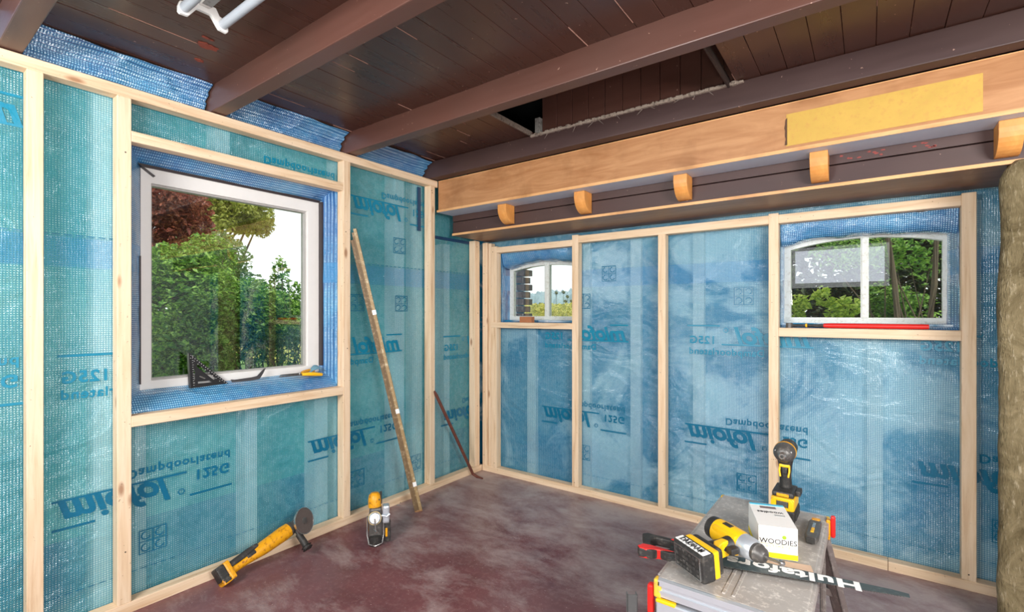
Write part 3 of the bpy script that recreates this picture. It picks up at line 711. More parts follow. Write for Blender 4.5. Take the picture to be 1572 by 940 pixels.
# ---------------------------------------------------------------- work platform
X0, X1, Y0, Y1, ZP = 1.930, 2.266, -1.588, -.868, .500
wp = grp('work_platform', 'splashed aluminium folding work platform with red latches, holding the tools', 'work platform', ((X0+X1)/2, (Y0+Y1)/2, 0))
P(MB().box((X0, Y0, ZP-.022), (X1, Y1, ZP), .004), 'deck', ALU, wp)
for xx in (X0+.155, X0+.178): P(MB().box((xx, Y0+.02, ZP-.002), (xx+.008, Y1-.02, ZP+.0025), .001), 'rib', ALU, wp)
prof = [(ZP-.048, 0), (ZP-.046, -.010), (ZP-.030, -.012), (ZP-.027, -.007), (ZP-.020, -.007), (ZP-.017, -.012), (ZP-.002, -.012), (ZP, -.004), (ZP, 0)]
P(MB().prism([(Y0+b_, a) for a, b_ in prof], X0+.004, X1-.004, 'yz'), 'front_rail', ALU_L, wp)
P(MB().prism([(Y1-b_, a) for a, b_ in prof], X0+.004, X1-.004, 'yz'), 'rear_rail', ALU_L, wp)
for xs in (X0, X1): P(MB().box((xs-.008, Y0+.02, ZP-.040), (xs+.008, Y1-.02, ZP-.003), .003), 'side_rail', ALU, wp)
for xx in (X0+.002, X1-.002):
    for yy in (Y0, Y1):
        P(MB().box((xx-.010, yy-.012, ZP-.050), (xx+.010, yy+.012, ZP-.002), .005), 'corner_cap', plain('yellow_corner_cap', (226, 184, 62), .5, dirt=(150, 130, 90)) if 'yellow_corner_cap' not in bpy.data.materials else bpy.data.materials['yellow_corner_cap'], wp)
def leg(p0, p1):
    p0 = Vector(p0); p1 = Vector(p1); M = Matrix.Translation(p0) @ (p1-p0).to_track_quat('Z', 'Y').to_matrix().to_4x4(); L = (p1-p0).length
    P(MB().box((-.024, -.011, 0), (.024, -.007, L), M=M).box((-.024, -.011, 0), (-.020, .011, L), M=M).box((.020, -.011, 0), (.024, .011, L), M=M), 'leg', ALU_D, wp)
    P(MB().box((-.028, -.015, L-.03), (.028, .015, L), .004, M=M), 'foot', BLK, wp)
leg((X0+.02, Y0+.03, ZP-.03), (X0-.06, Y0-.05, .004)); leg((X1-.02, Y0+.03, ZP-.03), (X1+.06, Y0-.05, .004))
leg((X0+.02, Y1-.03, ZP-.03), (X0-.06, Y1+.06, .004)); leg((X1-.02, Y1-.03, ZP-.03), (X1+.07, Y1+.06, .004))
P(MB().box((X0+.0, Y0-.016, ZP-.115), (X1-.0, Y0+.02, ZP-.055), .004), 'step', ALU_L, wp)
P(MB().box((X0+.0, Y0-.018, ZP-.058), (X0+.05, Y0-.004, ZP-.050), .002), 'yellow_strip', YEL, wp)
P(MB().box((X0-.02, Y0-.045, .22), (X1+.02, Y0-.015, .245), .003), 'step', ALU_L, wp)
P(MB().box((X0-.02, Y1+.015, .22), (X1+.02, Y1+.045, .245), .003), 'step', ALU_D, wp)
P(MB().tube([(X1-.01, Y1-.06, ZP-.04), (X1+.03, Y0+.10, .18)], .008, 8, flat=.5), 'brace', ALU_D, wp)
P(MB().tube([(X0+.01, Y1-.06, ZP-.04), (X0-.02, Y0+.10, .18)], .008, 8, flat=.5), 'brace', ALU_D, wp)
P(MB().box((X0-.026, Y0-.012, ZP-.100), (X0-.010, Y0+.010, ZP-.022), .006), 'latch', RED, wp)
P(MB().box((X1+.012, Y1-.05, ZP-.052), (X1+.026, Y1-.030, ZP+.020), .006), 'latch', RED, wp)
P(MB().box((X1+.000, Y1-.052, ZP-.060), (X1+.012, Y1-.032, ZP+.006), .004), 'latch_plate', YEL_D, wp)

# ---------------------------------------------------------------- things on the platform
T = ZP+.0027
# standing impact driver, nose towards the viewer
d1 = grp('impact_driver', 'black and yellow impact driver standing upright on its battery, nose forward', 'power tool', M=Matrix.Translation((2.150, -.955, T)) @ Matrix.Rotation(PI-.02, 4, 'Z'))
drill(d1, 'impact')
# drill lying on its side with the name label on the battery
Rv = Vector((R2[0], R2[1], 0)); Fv = Vector((F2[0], F2[1], 0))
h = (Rv*.93+Fv*.33+Vector((0, 0, .10))).normalized(); nose = (-Fv*.92+Rv*.38)
x_, y_, z_ = orient(h, nose)
k_ = onZ(1054, 887, T)
d2 = grp('cordless_drill', 'yellow cordless drill lying on its side, white DAKRAAM label on its battery', 'power tool', M=frame(k_+Vector((0, 0, .046)), x_, y_, z_))
drill(d2, 'drill')
s_ = 1 if x_.z > 0 else -1
pl_ = P(MB().box((s_*.0375-.001, -.048, .006), (s_*.0375+.0015, .058, .030), .0005), 'paper_label', LABELM, d2)
xt = Vector((0, -s_*1.0, 0)) if False else None
tx = Vector((0, 1, 0)); tz = Vector((s_, 0, 0)); ty = tz.cross(tx)
text_on('DAKRAAM', .021, Matrix.Translation((s_*.0394, .005, .018)) @ frame((0, 0, 0), tx, ty, tz), INK, pl_, offset=.0004, sx=.82)
random.seed(21)
b = MB()
for i in range(7):
    for j in range(4):
        if random.random() < .8: b.box((-.026+j*.014, -.040+i*.013, -.0022), (-.018+j*.014, -.031+i*.013, .001), .001)
tag(P(b, 'battery_ribs', plain('dusty_black_plastic', (58, 57, 56), .5, dirt=(128, 124, 118)), d2), kind='stuff')
P(MB().prism([(-.030, -.044), (.030, -.044), (.030, .054), (-.030, .054)], -.0030, .0, 'xy', holes=[[(-.028, -.042), (.028, -.042), (.028, .052), (-.028, .052)]]), 'rim', CHR, d2)

# hand saw: local x along the blade from handle to tip, z up
hs0 = onZ(1040, 845, T+.006); hs1 = onZ(1393, 911, T+.010)
bx_ = (hs1-hs0); Ls = bx_.length; bxn = bx_.normalized(); bz = Vector((0, 0, 1)); by = bz.cross(bxn).normalized(); bz = bxn.cross(by)
sw = grp('hand_saw', 'hand saw with dark blade lettered in white, black and red handle', 'saw', M=frame(hs0, bxn, by, bz))
bl_ = P(MB().prism([(-.02, -.055), (Ls, -.020), (Ls+.002, -.004), (Ls-.03, .003), (-.02, .042)], -.0008, .0008), 'blade', plain('dark_coated_blade', (62, 74, 76), .4, .2, dirt=(96, 108, 108)), sw)
b = MB(); n = 90
for i in range(n):
    xa = -.01+(Ls)*i/n; yy = -.055+(.035)*(xa+.02)/(Ls+.02); b.prism([(xa, yy+.0005), (xa+.006, yy+.0007), (xa+.003, yy-.004)], -.0005, .0005)
o = P(b, 'saw_teeth', GRY, sw); o.parent = bl_; o['kind'] = 'stuff'
hx = -.105
hnd = [(.02, .040), (.03, .0), (.02, -.055), (-.02, -.062), (-.055, -.052), (-.075, -.066), (-.120, -.066), (-.128, -.045), (-.108, -.020), (-.118, .02), (-.128, .048), (-.110, .062), (-.085, .055), (-.05, .052)]
hole = [(-.030, .030), (-.075, .034), (-.092, .015), (-.088, -.020), (-.072, -.038), (-.030, -.036), (-.012, -.020), (-.010, .018)]
SM = Matrix.Diagonal((.84, .88, 1, 1))
P(MB(SM).prism(hnd, -.013, .013, bevel=.004, holes=[hole], seg=2), 'handle', BLK, sw)
P(MB(SM).prism([(.0, -.050), (-.055, -.054), (-.095, -.066), (-.118, -.064), (-.126, -.050), (-.112, -.030), (-.085, -.030), (-.03, -.040)], -.0142, .0142, bevel=.003), 'handle_insert', RED, sw)
P(MB(SM).prism([(-.02, .046), (.012, .036), (.004, .026), (-.026, .036)], -.0142, .0142, bevel=.002), 'handle_insert', RED, sw)
Mt = Matrix.Translation((.285, -.008, .0012)) @ frame((0, 0, 0), (-1, .055, 0), (-.055, -1, 0), (0, 0, 1))
text_on('Hultafors', .060, Mt, LABELM, bl_, offset=.0022, extrude=.0002, spacing=1.08, sx=1.26)
P(MB().prism([(.118, -.040), (.045, -.048), (.082, -.020)], .0009, .0013, holes=[[(.103, -.0385), (.060, -.043), (.081, -.026)]]), 'emblem', RED, sw)
P(MB().prism([(.092, -.038), (.071, -.040), (.081, -.029)], .0009, .0013), 'emblem', RED, sw)

# screw box
bc = onZ(1194, 858, T)
ax = (.062, -.184); L_ = math.hypot(*ax); bya = Vector((-ax[0]/L_, -ax[1]/L_, 0)) * -1
bya = Vector((-.062/L_*1.0, .184/L_, 0)); bxa = bya.cross(Vector((0, 0, 1)))
sb = grp('screw_box', 'white and yellow cardboard screw box with WOODIES print, standing on the platform', 'box', M=frame(bc+bya*.085, bxa, bya, (0, 0, 1)))
w_, l_, h_ = .050, .088, .090
ct_ = P(MB().box((-w_, -l_, 0), (w_, l_, h_), .0015), 'carton', plain('white_carton', (240, 238, 234), .55, var=.02), sb)
P(MB().box((-w_-.0004, -l_-.0004, .0015), (w_+.0004, l_+.0004, .017), .001), 'yellow_band', plain('bright_yellow_print', (246, 222, 20), .5), sb)
P(MB().box((-w_+.002, l_-.012, h_-.001), (w_-.002, l_+.001, h_+.0012), .0004), 'cyan_edge', plain('cyan_print', (84, 186, 220), .5), sb)
Mf = lambda x, z: Matrix.Translation((x, -l_-.0003, z)) @ frame((0, 0, 0), (1, 0, 0), (0, 0, 1), (0, -1, 0))
text_on('WOODIES', .0195, Mf(0, .049), INK, ct_, offset=.0001, sx=1.06)
text_on('ULTIMATE', .0085, Mf(0, .035), plain('yellow_ink', (206, 198, 60), .5), ct_, spacing=1.75)
P(MB().box((-.043, -l_-.0005, .0405), (.043, -l_, .0412)), 'rule_line', bpy.data.materials['yellow_ink'], sb)
P(MB().lathe([(0, .0055), (.0006, .0055)], (.016, -l_-.0008, .063), (0, 1, 0), 16), 'emblem', plain('green_emblem', (150, 176, 40), .5), sb)
Mtop = Matrix.Translation((0, .020, h_+.0004)) @ frame((0, 0, 0), (-1, 0, 0), (0, -1, 0), (0, 0, 1))
text_on('woodies', .021, Mtop, INK, ct_, offset=.0002)
Mtop2 = Matrix.Translation((.022, .002, h_+.0004)) @ frame((0, 0, 0), (-1, 0, 0), (0, -1, 0), (0, 0, 1))
P(MB().box((.008, -.006, h_), (.036, .006, h_+.0006)), 'small_print', plain('grey_print', (176, 178, 176), .6), sb)
P(MB().box((-.022, .050, h_-.002), (.022, .066, h_+.0008), .0), 'carry_slot', plain('grey_slot', (120, 104, 104), .8), sb)
P(MB().box((-w_+.001, -l_-.0006, h_-.012), (w_-.001, -l_+.002, h_+.0012), .0008), 'flap_fold', bpy.data.materials['white_carton'], sb)
# offcut under the saw
oc = onZ(1212, 873, T)
o = MB().box((-.055, -.020, 0), (.055, .026, .006), .001, M=Matrix.Rotation(.25, 4, 'Z')).build('wood_offcut', plain('pale_offcut', (206, 176, 150), .7)); o.location = (oc.x-.0, oc.y-.0, T)
tag(o, 'thin pale wood offcut between the yellow-banded box and the saw blade', 'wood')
# folding knife
kc = onZ(1248, 817, T+.01); ka, kb = onZ(1243, 834, T+.01), onZ(1254, 797, T+.01)
kd = (kb-ka).normalized()
kn = grp('folding_knife', 'grey folding utility knife with a yellow slider lying beside the white box', 'knife', M=frame(((ka+kb)/2)-Vector((0, 0, .010)), kd, Vector((0, 0, 1)).cross(kd), (0, 0, 1)))
P(MB().prism([(-.085, -.015), (-.06, -.019), (.06, -.017), (.082, -.010), (.082, .012), (.05, .018), (-.06, .018), (-.085, .012)], 0, .020, bevel=.005), 'body', GRY, kn)
P(MB().box((-.090, -.012, .002), (-.072, .012, .018), .002), 'end_cap', BLK, kn)
P(MB().box((-.045, -.0045, .019), (-.010, .0045, .023), .002), 'slider', YEL, kn)
P(MB().box((-.006, -.004, .0195), (.035, .004, .0225), .001), 'blade_channel', CHR, kn)
P(MB().box((.062, -.012, .006), (.084, .012, .0215), .003), 'nose', YEL_D, kn)

# ---------------------------------------------------------------- things on the floor
FX = Matrix.Diagonal((-1, 1, 1, 1))
# angle grinder leaning on the bottom plate: local z battery -> head
gb = Vector((.085, -1.865, .052)); gh = onX(448, .055, 808)
gax = (gh-gb).normalized()
cdir = (CAMP-gh).normalized()
x_, y_, z_ = orient(gax, cdir)
gr = grp('angle_grinder', 'yellow and black cordless angle grinder leaning on the bottom plate of the left frame', 'power tool', M=frame(gb, x_, y_, z_))
Lg = (gh-gb).length
P(MB(FX).box((-.040, -.034, -.046), (.040, .034, -.008), .008), 'battery', BLK, gr)
b = MB(FX)
for i in range(5): b.box((-.030+i*.0125, .033, -.042), (-.024+i*.0125, .0365, -.014), .001)
tag(P(b, 'grip_ridge', BLK, gr), kind='stuff')
P(MB(FX).box((-.043, -.035, -.012), (.043, .035, .014), .008).box((.018, -.030, -.046), (.044, .035, -.006), .006), 'battery_shell', YEL_D, gr)
P(MB(FX).box((.024, .030, -.038), (.038, .0375, -.012), .002), 'release_button', BLK, gr)
P(MB(FX).prism([(-.030, .005), (-.004, .005), (-.004, .09), (-.012, .15), (-.030, .15), (-.034, .10)], -.024, .024, 'xz', bevel=.008), 'grip', BLK, gr)
P(MB(FX).lathe([(0, .020), (.04, .019), (.08, .022), (.12, .027), (.16, .032), (Lg-.06, .036), (Lg-.03, .034)], (.006, 0, .006), (0, 0, 1), 20), 'body', YEL_D, gr, smooth=True)
P(MB(FX).box((-.010, .020, .085), (.006, .029, .125), .003), 'switch', BLK, gr)
P(MB(FX).lathe([(0, .034), (.02, .034), (.045, .028), (.055, .018)], (.006, 0, Lg-.036), (0, 0, 1), 20), 'gear_head', GRY, gr, smooth=True)
P(MB(FX).cyl((.004, .010, Lg+.012), (.004, .046, Lg+.012), .026, n=20), 'spindle_neck', GRY, gr, smooth=True)
dn = Vector((.32, 1, .36)).normalized(); dc = Vector((.010, .050, Lg+.030))
P(MB(FX).lathe([(0, .030), (.004, .062), (.016, .064), (.016, .061), (.006, .058), (.003, .03)], dc, dn, 32), 'disc_guard', CHR, gr, smooth=True)
P(MB(FX).lathe([(0, .060), (.0018, .0605), (.003, .059)], dc+dn*.011, dn, 36), 'cutting_disc', plain('grey_brown_abrasive', (92, 82, 78), .85, var=.15, scale=90), gr)
P(MB(FX).lathe([(0, .017), (.004, .016), (.005, .007)], dc+dn*.014, dn, 6), 'lock_nut', GRY, gr)
p0 = Vector((.030, .014, Lg+.0)); p1 = p0+Vector((.098, .030, -.012))
P(MB(FX).cyl(p0, p0+(p1-p0)*.25, .010).cyl(p0+(p1-p0)*.22, p1, .0155, .0165, n=16).cyl(p1-(p1-p0)*.06, p1+(p1-p0)*.06, .021, n=16, bevel=.004), 'side_handle', BLK, gr, smooth=True)

# small planer-like SDS machine standing nose up near the left frame
q = Vector((.32, -1.245, 0))
fwd = (Vector((CAMP.x, CAMP.y, 0))-q).normalized(); rt = Vector((0, 0, 1)).cross(fwd)
sd = grp('rotary_hammer', 'grey and yellow rotary hammer standing on the floor with its pale chuck forward', 'power tool', M=frame(q, rt*-1 if False else rt, fwd, (0, 0, 1)) )
# local x right (seen from the viewer), y towards the viewer
P(MB().prism([(-.030, 0), (.030, 0), (.034, .03), (.034, .14), (.030, .19), (-.030, .19), (-.034, .14), (-.034, .03)], -.055, .012, 'xz', bevel=.010), 'body', GRY, sd)
P(MB().lathe([(0, .033), (.035, .034), (.06, .030), (.072, .018)], (-.004, -.03, .185), (0, -.12, 1), 20), 'top_cover', YEL_D, sd, smooth=True)
P(MB().cyl((.027, -.025, .20), (.027, -.030, .262), .006).cyl((.018, -.012, .225), (.018, -.008, .228), .004), 'hose', BLK, sd)
P(MB().lathe([(0, .030), (.012, .032), (.024, .030), (.030, .024)], (-.004, .008, .140), (0, 1, .35), 24), 'chuck', ALU_L, sd, smooth=True)
P(MB().lathe([(0, .0325), (.006, .0335), (.010, .0325)], (-.004, .016, .143), (0, 1, .35), 24), 'gold_ring', plain('brass_ring', (196, 170, 110), .4, .6), sd, smooth=True)
P(MB().lathe([(0, .021), (.008, .020), (.016, .008)], (-.004, .038, .150), (0, 1, .35), 20), 'chuck_nose', LABELM, sd, smooth=True)
P(MB().cyl((-.004, .052, .154), (0, .062, .10), .004, .003).cyl((-.006, .034, .094), (.006, .058, .088), .005), 'drill_bit', CHR, sd)
P(MB().tube([(-.040, .0, .15), (-.042, .010, .06), (-.034, .022, .015), (0, .030, .006), (.034, .022, .015), (.040, .010, .06), (.038, .0, .12)], .0045, 8), 'guard_loop', CHR, sd, smooth=True)
P(MB().lathe([(0, .031), (.03, .033), (.05, .028)], (-.002, .0, .004), (0, .2, 1), 20), 'base_cap', BLK, sd, smooth=True)
P(MB().tube([(-.041, -.01, .13), (-.041, -.01, .07)], .005, 8), 'yellow_rod', YEL_D, sd)
P(MB().box((.034, -.03, .11), (.070, .018, .20), .010).tube([(.030, .020, .155), (.056, .026, .15), (.070, .02, .16)], .006, 8), 'side_clamp', ALU_L, sd)
P(MB().box((.044, -.03, .012), (.076, .012, .115), .009), 'side_handle', BLK, sd)
P(MB().box((.049, .010, .040), (.060, .016, .085), .003), 'yellow_stripe', YEL_D, sd)

# long batten / level leaning on stud
ba = Vector((.184, -.818, 0)); tp_ = onX(541, .010, 352)
dd = (tp_-ba); Lb = dd.length; z_ = dd.normalized(); y_ = Vector((1, -.9, 0)); x_, y_, z_ = orient(z_, y_)
lv = grp('long_straightedge', 'long worn olive-brown straightedge leaning diagonally against the left stud frame', 'straightedge', M=frame(ba, x_, y_, z_))
OLV = plain('worn_olive_paint', (158, 132, 92), .5, var=.18, scale=20, dirt=(206, 192, 160)); OLD = plain('shaded_olive_wood', (112, 90, 62), .6, var=.15, dirt=(160, 140, 110))  # second olive is a darker copy, shade painted into web and rail
P(MB().box((-.022, -.012, .006), (-.004, .012, Lb), .002), 'rail', OLV, lv)
P(MB().box((-.005, -.008, .006), (.008, .008, Lb-.02), .001), 'web', OLD, lv)
P(MB().box((.007, -.012, .006), (.024, .010, Lb-.06), .002), 'rail', OLD, lv)
for zz in (.16, .62, 1.22): P(MB().box((-.0235, -.013, zz), (-.002, .0135, zz+.028), .001), 'paper_sticker', LABELM, lv)
P(MB().box((-.022, -.0125, .0), (.024, .0125, .010), .002), 'end_cap', plain('brass_end', (170, 130, 90), .5, .4), lv)

# pry bar in the corner
pb0 = onZ(727, 730, .010); ptop = onX(667, .012, 601)
foot = onZ(741, 735, .006)
d_ = (ptop-pb0).normalized()
o = MB().tube([ptop, ptop-d_*.03, pb0+d_*.12, pb0+d_*.05, pb0+d_*.015+Vector((.0, -.0, -.001)), pb0*.6+foot*.4+Vector((0, 0, -.001)), foot], [.006, .011, .011, .011, .011, .010, .005], 8).build('pry_bar', plain('rusty_red_brown_steel', (112, 66, 56), .55, .4, var=.25, dirt=(150, 90, 70)), smooth=True)
tag(o, 'rusty brown pry bar with hooked foot leaning in the far corner', 'pry bar')

# piece of grey steel profile standing at the front edge of the photo
qs = onZ(971, 930, .25)
M_ = Matrix.Translation((qs.x, qs.y, 0)) @ Matrix.Rotation(.62, 4, 'Z')
ms = MB(M_).box((-.016, -.001, 0), (.016, .001, .285)).box((-.016, -.001, 0), (-.014, .02, .285)).box((.014, -.001, 0), (.016, .02, .285)).build('metal_profile', plain('galvanised_steel', (136, 142, 142), .45, .5, dirt=(170, 174, 172)))
tag(ms, 'short grey galvanised steel profile standing on the floor left of the platform', 'metal profile')
# two screws dropped on the floor
for i, (px, py) in enumerate(((613, 776), (616, 771))):
    c = onZ(px, py, .004)
    o = MB().cyl((-.012, 0, 0), (.012, 0, 0), .0022, .0012, n=8).cyl((-.014, 0, 0), (-.011, 0, 0), .0045, n=10).build('screw', CHR); o.location = c; o.rotation_euler = (0, 0, .4+i*1.4)
    tag(o, ('lower' if i == 0 else 'upper')+' of two tiny bright screws on the floor beside the leaning straightedge', 'screw', 'dropped screws')

# ---------------------------------------------------------------- things on the left window sill
SB = plain('black_anodised_metal', (34, 34, 36), .4, .2)
sq0 = onX(293, -.150, 597)
zb = sq0.z
sx_ = grp('speed_square', 'black triangular rafter square with white marks leaning in the window corner', 'square', M=frame(Vector((-.150, sq0.y, zb+.002)), (0, 1, 0), (-.13, 0, .99), (1, 0, .13)))
a = .165
tri = [(0, 0), (a, 0), (0, a)]
holes = [[(.020, .062), (.020, .112), (.052, .080), (.036, .064)] if False else [(.028, .098), (.032, .110), (.108, .034), (.098, .028)], [(.030, .018), (.090, .018), (.080, .027), (.030, .027)], [(.014, .035), (.020, .035), (.020, .080), (.014, .085)], [(.040, .055), (.066, .040), (.060, .036), (.036, .050)]]
P(MB().prism(tri, -.002, .002, holes=holes), 'plate', SB, sx_)
P(MB().box((-.006, 0, -.010), (.0, a, .010), .001), 'fence', SB, sx_)
b = MB()
for i in range(14): b.box((.010, .012+i*.0105, .0018), (.010+(.006 if i % 2 else .004), .0132+i*.0105, .0024))
for i in range(18):
    t = (i+1)/19; b.box((a*t-.004, a*(1-t)-.006, .0018), (a*t-.0022, a*(1-t)-.002, .0024)); 
for i in range(9):
    t = (i+1)/11; b.box((a*t-.012, a*(1-t)-.012, .0018), (a*t-.0095, a*(1-t)-.0095, .0024))
tag(P(b, 'white_scale_marks', LABELM, sx_), kind='stuff')
# flat grey offset tool
fk = [(0, 0), (.018, -.003), (.10, .000), (.128, .004), (.166, .038), (.176, .040), (.160, .014), (.140, -.012), (.10, -.016), (.004, -.014)]
p = onX(359, -.135, 584)
kn2 = tag(MB().prism([(a_, b_+.016) for a_, b_ in fk], -.002, .002, bevel=.0008).build('bent_blade', plain('grey_steel_blade', (88, 88, 90), .4, .6)), 'flat grey steel blade with a bent tip lying in front of the white window frame', 'blade')
kn2.matrix_world = frame(Vector((-.140, -1.752, .8585)), (0, 1, 0), (-.2, 0, .98), (1, 0, .2))
# tin snips with yellow handles
sc = grp('tin_snips', 'tin snips with yellow and blue grips on the right end of the window sill', 'snips', M=frame(Vector((-.100, -1.40, .868)), (-.12, .99, -.04), (.99, .12, 0), (0, 0, 1)))
P(MB().prism([(-.145, .002), (-.06, .014), (-.01, .012), (.0, -.004), (-.05, -.006)], -.004, .002, bevel=.0015), 'jaw', GRY, sc)
P(MB().prism([(-.130, -.012), (-.06, -.018), (-.005, -.014), (.0, .004), (-.05, .0)], .002, .008, bevel=.0015), 'jaw', GRY, sc)
P(MB().cyl((-.02, 0, -.006), (-.02, 0, .011), .007, n=12), 'pivot', CHR, sc)
P(MB().tube([(-.012, .004, .0), (.02, .018, .0), (.06, .026, -.004), (.105, .022, -.010)], [.008, .010, .011, .009], 10), 'grip', YEL, sc, smooth=True)
P(MB().tube([(-.012, -.004, .004), (.015, -.016, .010), (.06, -.030, .014), (.10, -.036, .008)], [.007, .008, .009, .008], 10), 'grip', YEL_D, sc, smooth=True)
cl = sheet('cloth_scrap', plain('grey_blue_cloth', (104, 146, 164), .8, var=.15), 0, .09, 0, .06, lambda u, v: (-.11-.03*v/.06+.01*noise.noise(Vector((u*40, v*40, 1))), -1.345+u, .872+.035*math.sin(PI*min(1, max(0, u/.09)))*(.4+v/.06*.6)), (), .008)
tag(cl, 'crumpled grey-blue cloth scrap lying over the yellow grips on the sill', 'cloth')

# ---------------------------------------------------------------- on the rails of the small windows
bl = onY(806, .03, 497)
x0 = onY(799, .02).x; x1 = onY(817, .02).x
o = MB().box((x0, .008, 1.1325), (x1, .050, 1.175), .002).build('wood_block', plain('reddish_brown_wood_block', (176, 114, 76), .6, var=.15, scale=40))
tag(o, 'small reddish-brown wood block on the rail below the left small window', 'wood block')
x0 = onY(1205, .03).x; xm_ = onY(1266, .03).x; x1 = onY(1426, .03).x; zz = 1.1255
wr = grp('long_handled_wrench', 'long red-handled wrench with dark metal head lying below the right small window', 'wrench', (x0, .03, zz))
wr_l = lambda x: x
P(MB().cyl((x0+.020, .03, zz), (x0+.020, .03, zz+.020), .016, n=18, bevel=.003), 'head', GRY, wr, smooth=True)
P(MB().tube([(x0+.02, .03, zz+.009), (x0+.06, .03, zz+.012), (xm_, .03, zz+.012)], [.009, .007, .008], 10), 'shaft', BLK, wr, smooth=True)
P(MB().tube([(xm_-.005, .03, zz+.0125), (xm_+.02, .03, zz+.0125), (x1-.02, .03, zz+.0125), (x1, .03, zz+.0125)], [.010, .012, .012, .011], 12), 'handle', RED, wr, smooth=True)
P(MB().cyl((x0+.092, .03, zz+.012), (x0+.100, .03, zz+.012), .0095, n=12), 'yellow_ring', YEL, wr)

# ---------------------------------------------------------------- rough slab at the right edge
def slab():
    X0_ = onY(1534, -.36).x; pts = []; V = []; Fc = []; nz = 60; prof = []
    for j in range(nz+1):
        z = .0+(1.757)*j/nz
        edge = .010*noise.noise(Vector((1, 2, z*3)))+.006*noise.noise(Vector((4, 2, z*12)))
        top = max(0, (z-1.62)/.137); curve = .045*top**3
        row = []
        for i in range(17):
            t = i/16
            if i <= 3: a_ = i/3*PI/2; x = X0_+edge+curve+.03*(1-math.sin(a_)); y = -.335-.028*math.sin(a_)+.0*0; x = X0_+edge+curve+.03*(1-math.cos(a_)); y = -.335-.028*math.sin(a_)
            else: x = X0_+edge+curve+.03+(i-3)*.03; y = -.363
            n_ = noise.noise(Vector((x*9, z*5, 0)))*.010+noise.noise(Vector((x*30, z*22, 3)))*.004
            row.append((x+n_*.3, y+n_, z))
        row.append((X0_+.42, -.30, z)); row.append((X0_+.03, -.30, z))
        V += row
    m_ = 19
    for j in range(nz):
        for i in range(m_): Fc.append((j*m_+i, j*m_+(i+1) % m_, (j+1)*m_+(i+1) % m_, (j+1)*m_+i))
    Fc.append(tuple(range(m_))[::-1]); Fc.append(tuple(nz*m_+i for i in range(m_)))
    m = N('mottled_olive_fibre'); v = m.coord(); g = m.noise(v, 7, 6, .68, 1.4); h = m.noise(m.coord((40, 40, 10)), 2, 4, .7)
    col = m.mix(m.ramp(g, [(.32, (0, 0, 0)), (.66, (1, 1, 1))]), lin((88, 76, 48)), lin((142, 128, 96)))
    col = m.mix(m.ramp(h, [(.56, (0, 0, 0)), (.72, (.8, .8, .8))]), col, lin((176, 164, 136)))
    col = m.mix(m.ramp(h, [(.26, (.9, .9, .9)), (.38, (0, 0, 0))]), col, lin((70, 60, 40)))
    m.fin(col, .95, 0, m.bump(m.math('ADD', g, h), .9, .012))
    return raw('fibre_slab', V, Fc, m.m, None, smooth=True)
tag(slab(), 'tall rough mottled olive-brown slab standing at the right edge of the photo', 'insulation')
# ---------------------------------------------------------------- outside
def leafm(name, c1, c2, c3=None):
    m = N(name); v = m.coord(); wn = m.noise(v, 7, 2); w2 = m.noise(v, 60, 1)
    col = m.mix(m.ramp(wn, [(.38, (0, 0, 0)), (.62, (1, 1, 1))]), lin(c1), lin(c2))
    col = m.mix(m.ramp(w2, [(.42, (0, 0, 0)), (.56, (1, 1, 1))]), col, lin(c3 or c2))
    m.fin(col, .5)
    tl = m.n('ShaderNodeBsdfTranslucent', {0: col}); mx = m.n('ShaderNodeMixShader', {0: .42}); m.set(mx.inputs[1], m.b.outputs[0]); m.set(mx.inputs[2], tl.outputs[0]); m.set(m.out.inputs[0], mx.outputs[0]); return m.m
def leaves(name, blobs, n, size, mat, parent, seed=1, loc=(0, 0, 0), up=.5):
    rnd = random.Random(seed); V = []; Fc = []; wts = [b_[3]*b_[4]*b_[5] for b_ in blobs]; tot = sum(wts)
    for b_, w_ in zip(blobs, wts):
        for _ in range(int(n*w_/tot)):
            while True:
                p = Vector((rnd.uniform(-1, 1), rnd.uniform(-1, 1), rnd.uniform(-1, 1)))
                if .25 < p.length < 1: break
            # clumping: pull some leaves towards twig centres
            c = Vector((b_[0]+p.x*b_[3], b_[1]+p.y*b_[4], b_[2]+p.z*b_[5]))
            if noise.noise(c*2.6) < -.12 and rnd.random() < .75: continue
            s = size*rnd.uniform(.6, 1.3); d = Vector((rnd.gauss(0, 1), rnd.gauss(0, 1), rnd.gauss(0, .6))).normalized(); nn = Vector((rnd.gauss(0, .8), rnd.gauss(0, .8), up+rnd.random())).normalized()
            sd = d.cross(nn)
            if sd.length < .1: continue
            sd.normalize(); i0 = len(V); dp = nn*s*.12
            V += [tuple(c-d*s*.5-Vector(loc)), tuple(c+sd*s*.30+dp-Vector(loc)), tuple(c+d*s*.55-dp-Vector(loc)), tuple(c-sd*s*.30+dp-Vector(loc))]
            Fc += [(i0, i0+1, i0+2), (i0, i0+2, i0+3)]
    return raw(name, V, Fc, mat, parent)
BARK = plain('grey_brown_bark', (96, 82, 66), .9, var=.3, scale=30)
